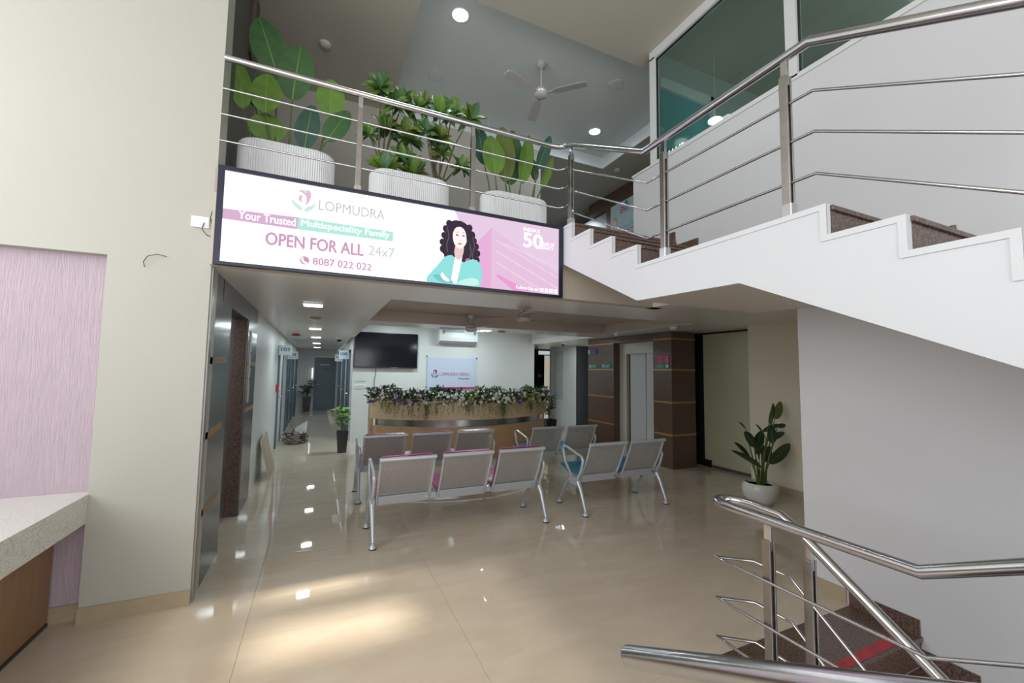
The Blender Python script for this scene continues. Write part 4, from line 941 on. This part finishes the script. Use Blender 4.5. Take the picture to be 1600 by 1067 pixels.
# ================================================================== PLANTS
def leaf_mesh(l=1.0, w=.4, fold=.12, curl=.12, n=8, wavy=0, pw=.75):
    g = G(); vs = []; fs = []
    for i in range(n+1):
        t = (1-math.cos(math.pi*i/n))/2 if n > 7 else i/n; ww = w/2*math.sin(math.pi*t**.85)**pw if 0 < t < 1 else .004
        zc = -curl*(t**2)*l
        for j, k in ((-1, 1), (-.5, .5), (0, 0), (.5, .5), (1, 1)):
            vs.append((j*ww, t*l, zc+abs(j)*fold*ww*2+(wavy*math.sin(t*9+j*2)*abs(j))))
    for i in range(n):
        for j in range(4): a = i*5+j; fs.append((a, a+1, a+6, a+5))
    g.add(vs, fs, True)
    return g
def mesh_of(g, name, m_, m2=None):
    o = g.build(name, m_); me = o.data; bpy.data.objects.remove(o); return me
def place_leaf(me, parent, b, t, width, nrm=(0, -1, 0), name='leaf', base_w=.4):
    """put a unit leaf (length 1 along +Y, face +Z) from b to t facing nrm"""
    b, t = Vector(b), Vector(t); d = t-b; L = d.length; d.normalize()
    z = Vector(nrm); z = (z-d*z.dot(d)).normalized(); x = d.cross(z)
    o = bpy.data.objects.new(name, me); COL.objects.link(o); o.parent = parent
    M = Matrix(((x.x, d.x, z.x, 0), (x.y, d.y, z.y, 0), (x.z, d.z, z.z, 0), (0, 0, 0, 1)))
    M = M @ Matrix.Diagonal((width/base_w, L, L*.8, 1)); M.translation = b-ORG[parent.name]; o.matrix_basis = M; return o
LM = {k: mesh_of(leaf_mesh(n=14, pw=.58), 'big_leaf', m_) for k, m_ in (('b', L1), ('d', L2), ('t', L3), ('k', L4), ('o', L5))}
MID = mesh_of(G().tube([(0, 0, .004), (0, .35, -.012), (0, .7, -.055), (0, 1, -.115)], .006, 5, taper=[1.6, 1.1, .8, .3]), 'midrib', mat('pale_midrib', (.20, .32, .08), .5))
def big_leaf(parent, b, t, w, col, nrm=(0, -1, .1), root=None, stem=True):
    o = place_leaf(LM[col], parent, b, t, w, nrm)
    m = bpy.data.objects.new('midrib', MID); COL.objects.link(m); m.parent = o; m.location = (0, 0, .006)
    if stem and root:
        r, bb = Vector(root), Vector(b)
        pts = [r, r.lerp(bb, .5)+Vector(((bb.x-r.x)*-.12, 0, 0)), bb]
        G().tube(pts, .008, 6, taper=[1.4, 1.1, .7]).build('stem', M_STEM, parent)
def planter(label, x0, x1, yc, dep, z0, h, grp):
    t = thing('planter', label, 'planter', ((x0+x1)/2, yc, z0), grp)
    r = dep/2; n = 0; pts = []
    a0, a1 = x0+r, x1-r
    per = []
    ns = int((a1-a0)/.018)
    for i in range(ns): per.append((a0+(a1-a0)*i/ns, yc-r, 0, -1))
    na = int(math.pi*r/.018)
    for i in range(na): a = -math.pi/2+math.pi*i/na; per.append((a1+r*math.cos(a), yc+r*math.sin(a), math.cos(a), math.sin(a)))
    for i in range(ns): per.append((a1-(a1-a0)*i/ns, yc+r, 0, 1))
    for i in range(na): a = math.pi/2+math.pi*i/na; per.append((a0+r*math.cos(a), yc+r*math.sin(a), math.cos(a), math.sin(a)))
    m = len(per); vs = []; rows = [(0, .0, -.02), (.02, 1, -.0), (h-.02, 1, 0), (h, .2, -.008)]
    fine = []
    for x, y, nx, ny in per: fine += [(x, y, nx, ny, 0.0), (x, y, nx, ny, -.007)]
    # shift every second sample by half a pitch to make ribs
    m2 = len(fine); V = []
    for z, amp, off in rows:
        for i, (x, y, nx, ny, dd_) in enumerate(fine):
            if i % 2: 
                xn, yn = fine[(i+1) % m2][0:2]; x, y = (x+xn)/2, (y+yn)/2
            o_ = dd_*amp+off; V.append((x+nx*o_, y+ny*o_, z0+z))
    F = [(i*m2+j, i*m2+(j+1) % m2, (i+1)*m2+(j+1) % m2, (i+1)*m2+j) for i in range(len(rows)-1) for j in range(m2)]
    g = G(); g.add(V, F)
    top = (len(rows)-1)*m2
    inner = [(x-nx*.03, y-ny*.03, z0+h) for x, y, nx, ny, _ in fine]; inn2 = [(x-nx*.03, y-ny*.03, z0+h-.06) for x, y, nx, ny, _ in fine]
    b0 = len(V); g.add(inner+inn2, [(m2+j-m2, (j+1) % m2, m2+(j+1) % m2, m2+j) for j in range(m2)])
    g.f += [(top+j, top+(j+1) % m2, b0+(j+1) % m2, b0+j) for j in range(m2)]; g.sm += [False]*m2
    g.build('planter_body', M_POTW, t)
    s = G(); s.add([(x-nx*.031, y-ny*.031, z0+h-.05) for x, y, nx, ny in per], [tuple(range(m))]); s.build('soil', M_SOIL, t)
    return t
HP = .445
planter('ribbed white oval planter at the left end of the balcony, under the broad leaves', -.70, .055, 4.07, .36, Z2, HP+.02, 'ribbed planters on the balcony')
planter('ribbed white oval planter in the middle of the balcony, under the bushy plant', .355, 1.125, 4.07, .36, Z2, HP-.01, 'ribbed planters on the balcony')
planter('ribbed white oval planter at the right end of the balcony, next to the stair', 1.48, 2.25, 4.07, .36, Z2, HP, 'ribbed planters on the balcony')
zs_ = Z2+HP-.03
p1 = thing('broad_leaf_plant', 'tall plant with large paddle shaped leaves in the left balcony planter', 'plant', (-.35, 4.07, zs_))
P1 = [((-.451, 4.219), (-.615, 4.704), .308, 'd', 4.12), ((-.314, 3.97), (-.275, 4.522), .325, 'd', 4.06), ((-.67, 3.758), (-.719, 4.16), .179, 'b', 4.0), ((-.504, 3.769), (-.515, 4.124), .276, 'b', 4.0),
      ((-.494, 3.561), (-.494, 3.808), .325, 'b', 4.08), ((-.002, 3.9), (-.01, 4.27), .268, 'b', 4.06), ((-.199, 3.538), (-.159, 3.978), .227, 't', 4.05), ((-.026, 3.648), (.154, 3.99), .211, 'd', 4.03), ((-.592, 3.853), (-.613, 4.166), .162, 't', 4.1)]
for (bx_, bz), (tx, tz), w_, c_, yy in P1:
    rx = max(-.62, min(-.02, -.35+(bx_+.35)*.75))
    big_leaf(p1, (bx_, yy, bz), (tx, yy-.02, tz), w_*.92, c_, root=(rx, 4.07, zs_), nrm=(random.uniform(-.25, .25), -1, .1))
p3 = thing('banana_leaf_plant', 'plant with upright yellow-green leaves in the right balcony planter', 'plant', (1.87, 4.07, zs_))
P3 = [((1.611, 3.675), (1.559, 4.101), .194, 'b', 4.0), ((1.526, 3.809), (1.432, 4.24), .147, 't', 4.1), ((1.773, 3.667), (1.733, 4.312), .184, 'o', 4.1), ((1.834, 3.66), (1.886, 4.324), .203, 'd', 4.13), ((1.936, 3.662), (2.064, 4.263), .147, 'b', 4.05),
      ((2.134, 3.751), (2.078, 4.012), .083, 'k', 4.08), ((2.154, 3.883), (2.325, 4.335), .101, 't', 4.07), ((2.188, 3.655), (2.349, 4.065), .074, 'b', 4.04)]
for (bx_, bz), (tx, tz), w_, c_, yy in P3:
    big_leaf(p3, (bx_, yy, bz), (tx, yy-.02, tz), w_*1.3, c_, root=(1.87+(bx_-1.87)*.8, 4.07, zs_), nrm=(random.uniform(-.3, .3), -1, .1))
# bushy plant: rosettes of leaves on branches
p2 = thing('bushy_plant', 'bushy plant with whorls of small pointed leaves in the middle balcony planter', 'plant', (.75, 4.07, zs_))
SL = {k: mesh_of(leaf_mesh(fold=.25, curl=.25, n=5), 'small_leaf', m_) for k, m_ in (('b', L1), ('d', L2), ('k', L5))}
P2 = [((.425, 4.338), .145), ((.66, 4.354), .159), ((.546, 4.207), .13), ((.866, 4.344), .101), ((.786, 4.248), .116), ((1.024, 4.302), .159), ((1.168, 4.359), .145), ((1.306, 4.233), .145), ((.5, 4.026), .145), ((.712, 3.985), .159), ((.34, 3.874), .101), ((.666, 3.749), .13), ((1.018, 3.978), .13), ((1.036, 3.837), .116), ((1.271, 3.775), .116), ((.477, 3.553), .145), ((.751, 3.586), .145), ((1.058, 3.539), .087), ((.862, 3.996), .116)]
rp = random.Random(4); cnt_leaf = 0
for i, ((x, z), rad) in enumerate(P2):
    y = 4.07+rp.uniform(-.12, .12); c = Vector((x, y, z-rad*.25)); trunk = Vector((.48 if x < .75 else 1.0, 4.07, zs_))
    trunk.x += rp.uniform(-.05, .05)
    if z > 3.7:
        mid = trunk.lerp(c, .55)+Vector((rp.uniform(-.03, .03), 0, .02)); G().tube([trunk, mid, c], .008, 6, taper=[1.3, 1, .6]).build('branch', M_BARK, p2)
    nl = 24 if rad > .12 else 18; rad *= 1.3
    for k in range(nl):
        a = 2.4*k+rp.uniform(-.3, .3); el = R(-28+105*(k/nl)**1.0+rp.uniform(-10, 10))
        if z < 3.62: el = abs(el)+.25
        d = Vector((math.cos(a)*math.cos(el), math.sin(a)*math.cos(el)*.8, math.sin(el))); l_ = rad*rp.uniform(.7, 1.05)
        st_ = c+Vector((0, 0, -rad*.25*(1-k/nl)))
        place_leaf(SL[rp.choice('bbbbddk')], p2, st_, st_+d*l_, l_*.50, nrm=(rp.uniform(-.3, .3), -1, .6)); cnt_leaf += 1

# round white pot on the right
pr = thing('round_potted_plant', 'dark leaved plant in a round white pot by the taupe wall', 'potted plant', (5.05, 3.55, 0))
pt = G().lathe([(.10, 0), (.13, .01), (.185, .09), (.205, .17), (.195, .235), (.175, .262), (.165, .262), (.175, .23), (.17, .20)], (5.05, 3.55, 0), 32).build('pot', mat('glossy_white_pot', (.62, .61, .57), .25), pr)
G().lathe([(.0001, 0), (.172, 0)], (5.05, 3.55, .225), 24).build('soil', M_SOIL, pr)
PR = [((5.122, .93), (5.157, 1.161), .135), ((5.225, .959), (5.314, 1.216), .084), ((5.462, 1.0), (5.581, 1.228), .126), ((5.077, .768), (4.888, .981), .101), ((4.962, .694), (4.776, .873), .135), ((5.003, .497), (4.723, .748), .118), ((5.001, .433), (4.501, .692), .076), ((5.215, .744), (5.589, .842), .084), ((5.271, .841), (5.594, .936), .067), ((5.177, .467), (5.609, .704), .135), ((5.103, .489), (5.015, .772), .135), ((5.189, .729), (5.097, .948), .152), ((5.112, .701), (4.935, .615), .101), ((4.897, .892), (4.756, .994), .042), ((5.301, .923), (5.433, .951), .059), ((5.153, .485), (5.238, .677), .135), ((5.09, .62), (5.20, .86), .13)]
for i, ((bx_, bz), (tx, tz), w_) in enumerate(PR):
    yy = 3.55+((i*37) % 11-5)*.02
    b_ = (bx_, yy, bz+.02); t_ = (tx, yy-.03, tz+.02)
    big_leaf(pr, b_, t_, w_, 'o' if i == 2 else 'k', root=(5.05+(bx_-5.05)*.25, 3.55, .225), nrm=(random.uniform(-.5, .5), -1, .5))
# corridor plants in square tapering black pots
def pot_plant(label, x, y, s, seed, leafs, dens):
    t = thing('potted_plant', label, 'potted plant', (x, y, 0))
    h, a, b = .41*s, .075*s, .105*s
    g = G(); vs = [(x+i*r, y+j*r, z) for z, r in ((0, a), (h, b), (h, b-.012), (h-.03, b-.014)) for i, j in ((-1, -1), (1, -1), (1, 1), (-1, 1))]
    fs = [(0, 1, 2, 3)]+[(q*4+k, q*4+(k+1) % 4, (q+1)*4+(k+1) % 4, (q+1)*4+k) for q in range(3) for k in range(4)]
    g.add(vs, fs).build('pot', mat('black_glossy_pot', (.018, .018, .022), .25), t)
    G().box(x-b+.014, x+b-.014, y-b+.014, y+b-.014, h-.05, h-.03).build('soil', M_SOIL, t)
    rq = random.Random(seed)
    for k in range(dens):
        a_ = 2.4*k; sp_ = rq.uniform(.05, .20)*s; hh = h+rq.uniform(.08, .42)*s
        c = Vector((x+math.cos(a_)*sp_*.7, y+math.sin(a_)*sp_*.6, hh))
        G().tube([(x, y, h-.04), (x+(c.x-x)*.3, y+(c.y-y)*.3, (h+hh)/2), c], .004, 5).build('stem', M_STEM, t)
        for q in range(6):
            a2 = q*1.05+rq.uniform(-.3, .3); d = Vector((math.cos(a2), math.sin(a2)*.8, rq.uniform(-.15, .7))); l_ = rq.uniform(.07, .13)*s
            place_leaf(SLB[rq.choice(leafs)], t, c, c+d*l_, l_*.5, nrm=(0, -.4, 1))
SLB = dict(SL); SLB['g'] = mesh_of(leaf_mesh(fold=.2, curl=.3, n=4), 'small_leaf', leafmat('leaf_fresh', (.20, .42, .10), (.10, .26, .05))); SLB['x'] = mesh_of(leaf_mesh(fold=.2, curl=.3, n=4), 'small_leaf', L4)
pot_plant('bright green plant in a tapered black pot at the mouth of the corridor', .46, 8.8, 1.0, 1, 'ggb', 15)
pot_plant('dark green plant in a black pot far down the corridor beside the grey door', -.36, 17.45, 1.35, 2, 'dxd', 13)
pot_plant('shadowed dark plant in a black pot at the right end of the curved desk', 4.86, 8.5, 1.25, 3, 'xxd', 13)

# ================================================================== LAMPS, FANS
def round_lamp(x, y, z, r, label, grp):
    t = thing('round_ceiling_lamp', label, 'ceiling lamp', (x, y, z), grp)
    G().lathe([(r*1.12, 0), (r*1.12, -.012), (r, -.014)], (x, y, z), 28).build('lamp_rim', M_WHITE, t)
    G().lathe([(.0001, -.018), (r, -.018), (r, -.010)], (x, y, z), 28).build('diffuser', M_LIGHT, t)
round_lamp(1.30, 4.37, UC+.21, .088, 'round glowing ceiling lamp upstairs, directly above the middle planter', 'round lamps of the upper ceiling')
round_lamp(4.06, 5.62, UC+.21, .088, 'round glowing ceiling lamp upstairs, right of the fan', 'round lamps of the upper ceiling')
pl = thing('pendant_lamp', 'round glowing lamp hanging on a thin cord behind the tinted glass above the stair', 'lamp', (4.21, 3.40, 4.64))
G().tube([(4.21, 3.40, 4.66), (4.21, 3.40, UC)], .004, 6).build('cord', M_WHITE, pl)
G().lathe([(.0001, -.03), (.05, -.028), (.078, -.008), (.080, .006), (.06, .02), (.0001, .026)], (4.21, 3.40, 4.64), 28).build('lamp_shade', M_LIGHT, pl)
def square_lamp(x, y, z, a, label, grp, b=None):
    b = b or a
    t = thing('square_ceiling_lamp', label, 'ceiling lamp', (x, y, z), grp)
    G().box(x-a-.012, x+a+.012, y-b-.012, y+b+.012, z-.008, z).build('lamp_rim', M_WHITE, t)
    G().box(x-a, x+a, y-b, y+b, z-.012, z-.007).build('diffuser', M_LIGHT, t)
for i, y in enumerate((5.22, 8.35, 10.6, 13.1, 15.6)):
    square_lamp(-.09, y, ZC, .095, ['nearest square ceiling lamp, alone over the start of the corridor', 'second square ceiling lamp of the corridor, before the red sounder', 'third square ceiling lamp of the corridor, counted from the viewer', 'fourth square ceiling lamp of the corridor, counted from the viewer', 'farthest square ceiling lamp of the corridor, before the grey door'][i], 'square lamps along the corridor')
square_lamp(2.66, 7.0, ZC, .10, 'square ceiling lamp above the desk, right of the air conditioner', 'square lamps of the reception')
for x, y, lb in ((1.30, 5.47, 'faint grey speaker ring in the upper ceiling behind the bushy plant'), (3.65, 4.55, 'faint grey speaker ring in the upper ceiling beside the window frame')):
    t = thing('ceiling_speaker', lb, 'speaker', (x, y, UC+.21), 'ceiling speakers')
    G().lathe([(.11, 0), (.11, -.006), (.095, -.007)], (x, y, UC+.21), 28).build('speaker_ring', mat('speaker_ring_grey', (.60, .64, .64), .5), t)
    G().lathe([(.09, -.006), (.09, -.010), (.0001, -.012)], (x, y, UC+.21), 28).build('speaker_mesh', mat('speaker_mesh_grey', (.66, .71, .71), .6), t)
for x, y, z, lb in ((-.094, 5.232, UC, 'small white smoke detector on the beige ceiling above the balcony plants'), (5.0, 6.2, UC, 'small dark detector on the upper ceiling beyond the bright recess')):
    t = thing('upper_smoke_detector', lb, 'detector', (x, y, z)); G().lathe([(.06, 0), (.06, -.025), (.04, -.045), (.0001, -.05)], (x, y, z), 20).build('detector_body', mat('ivory_plastic', (.5, .48, .43), .5), t)
    G().lathe([(.064, -.001), (.064, -.01)], (x, y, z), 20).build('detector_ring', M_WHITE, t)
def fan(label, x, y, zt, drop, rad, rot, col, tilt=0):
    t = thing('ceiling_fan', label, 'fan', (x, y, zt), None); zb = zt-drop
    G().lathe([(.055, 0), (.05, -.05), (.02, -.07)], (x, y, zt), 20).build('canopy', col, t)
    G().tube([(x, y, zt-.03), (x, y, zb+.05)], .011, 10).build('down_rod', col, t)
    G().lathe([(.02, .07), (.06, .06), (.085, .035), (.092, 0), (.085, -.035), (.05, -.055), (.0001, -.06)], (x, y, zb), 28).build('motor', col, t)
    G().lathe([(.093, .006), (.096, 0), (.093, -.006)], (x, y, zb), 28).build('motor_band', M_STEEL, t)
    for k in range(3):
        a = R(rot+120*k); d = Vector((math.cos(a), math.sin(a), 0)); s = Vector((-math.sin(a), math.cos(a), .14)).normalized()
        c = Vector((x, y, zb-.005)); P_ = [(.16, .045), (.25, .060), (rad-.06, .068), (rad-.015, .060), (rad, .035)]
        g = G(); vs = []
        for r_, w_ in P_:
            for q in (-1, 1):
                for h_ in (0, -.006): vs.append(c+d*r_+s*w_*q+Vector((0, 0, h_)))
        fs = []
        for i in range(len(P_)-1):
            a_ = i*4; fs += [(a_, a_+2, a_+6, a_+4), (a_+1, a_+3, a_+7, a_+5), (a_, a_+1, a_+5, a_+4), (a_+2, a_+3, a_+7, a_+6)]
        fs += [(0, 1, 3, 2), (16, 17, 19, 18)]
        bl = g.add(vs, fs).build('blade', col, t)
        G().obox(c+d*.12, d, s, d.cross(s), .06, .018, .004).build('blade_arm', col, bl)
M_FAN = mat('grey_white_fan', (.50, .48, .46), .4); M_FAN2 = mat('brown_white_fan', (.36, .30, .25), .4)
fan('three-blade ceiling fan under the grey upper ceiling, above the right planter', 2.50, 4.64, UC+.21, .42, .60, 75, M_FAN)
fan('brown ceiling fan under the ground floor recess, directly below the screen', 2.245, 4.56, ZC+.17, .24, .55, 8, M_FAN2)
fan('pale ceiling fan hanging in front of the air conditioner', 2.20, 6.40, ZC+.17, .21, .50, 40, mat('pale_fan', (.60, .60, .58), .4))

# ================================================================== UPPER HALL ITEMS
ph_ = thing('notice_board', 'tall pale blue notice board with red and green print seen behind the stair', 'notice board', (5.5, 6.4, 4.0))
G().box(5.50, 5.53, 5.9, 7.05, 3.9, 5.10).build('board_sheet', mat('pale_blue_board', (.52, .66, .74), .35), ph_)
RDP = mat('red_print', (.50, .12, .16), .4); GNP = mat('green_print', (.05, .30, .22), .4); TLP = mat('teal_print', (.12, .45, .50), .4)
text('lettering', 'ENT', 6.72, 4.86, 1, RDP, ph_, y=5.498, plane='-x', width=.26, height=.13, bold=.03)
for k, z in enumerate((4.62, 4.53, 4.44, 4.35)):
    text('lettering', ['Ear Nose Throat', 'Opening Hours', 'Mon to Sat', 'Ground Floor'][k], 6.74, z-.1, 1, TLP if k == 0 else RDP, ph_, y=5.498, plane='-x', width=.55-.04*k, height=.06, bold=.01)
G().add([(5.498, 6.55+.05*math.cos(a), 5.03+.05*math.sin(a)) for a in [2*math.pi*k/12 for k in range(12)]], [tuple(range(12))]).build('green_emblem', GNP, ph_)
G().add([(5.498, 6.92+.09*math.cos(a), 4.72+.13*math.sin(a)) for a in [2*math.pi*k/16 for k in range(16)]], [tuple(range(16))]).build('picture_head', mat('print_skin', (.55, .35, .28), .5), ph_)
G().add([(5.497, 6.92+.07*math.cos(a), 4.69+.09*math.sin(a)) for a in [2*math.pi*k/16 for k in range(16)]], [tuple(range(16))]).build('picture_face', mat('print_face', (.75, .60, .50), .5), ph_)
uc = thing('upper_hall_cladding', 'dark brown cladding band around the doorway behind the stair top', 'cladding', (5.55, 7, Z2))
G().box(5.54, 5.7, 3.98, 7.9, 5.12, UC-.002).build('head_band', M_BROWN, uc)
G().box(5.54, 5.7, 7.05, 7.25, Z2, 5.12).build('post_panel', M_BROWN, uc)
G().box(5.56, 5.7, 3.98, 7.05, Z2, 5.12).build('wall_panel', mat('taupe_infill', (.30, .26, .21), .4), uc)
G().box(5.60, 5.7, 7.25, 9.6, Z2, 5.12).build('grey_glass_panel', mat('grey_violet_panel', (.26, .25, .30), .3), uc)
ls = thing('lit_hall_sign', 'small teal sign low behind the stair, beside the notice board', 'sign', (5.58, 7.3, 4.5))
G().box(5.585, 5.60, 7.1, 7.75, 4.52, 4.60).build('sign_plate', TLP, ls); G().box(5.582, 5.586, 7.2, 7.65, 4.55, 4.57).build('sign_line', M_WHITE, ls)
for x, y, lb in ((4.9, 9.2, 'bright ceiling lamp far back in the upper hall, left of the notice board'), (5.3, 10.6, 'farthest bright ceiling lamp of the upper hall')):
    square_lamp(x, y, UC, .14, lb, 'lamps of the upper hall')
# glow lettering behind the tinted glass
gl = thing('glowing_letters', 'small white glowing letters behind the tinted glass just above the sloping rail', 'sign', (3.56, 3.35, 4.036))
text('lettering', 'HAIR', 3.50, 4.036, 1, emis('glow_letters', (.9, 1, 1), 3), gl, y=3.562, plane='-x', width=.24, height=.12, bold=.03)
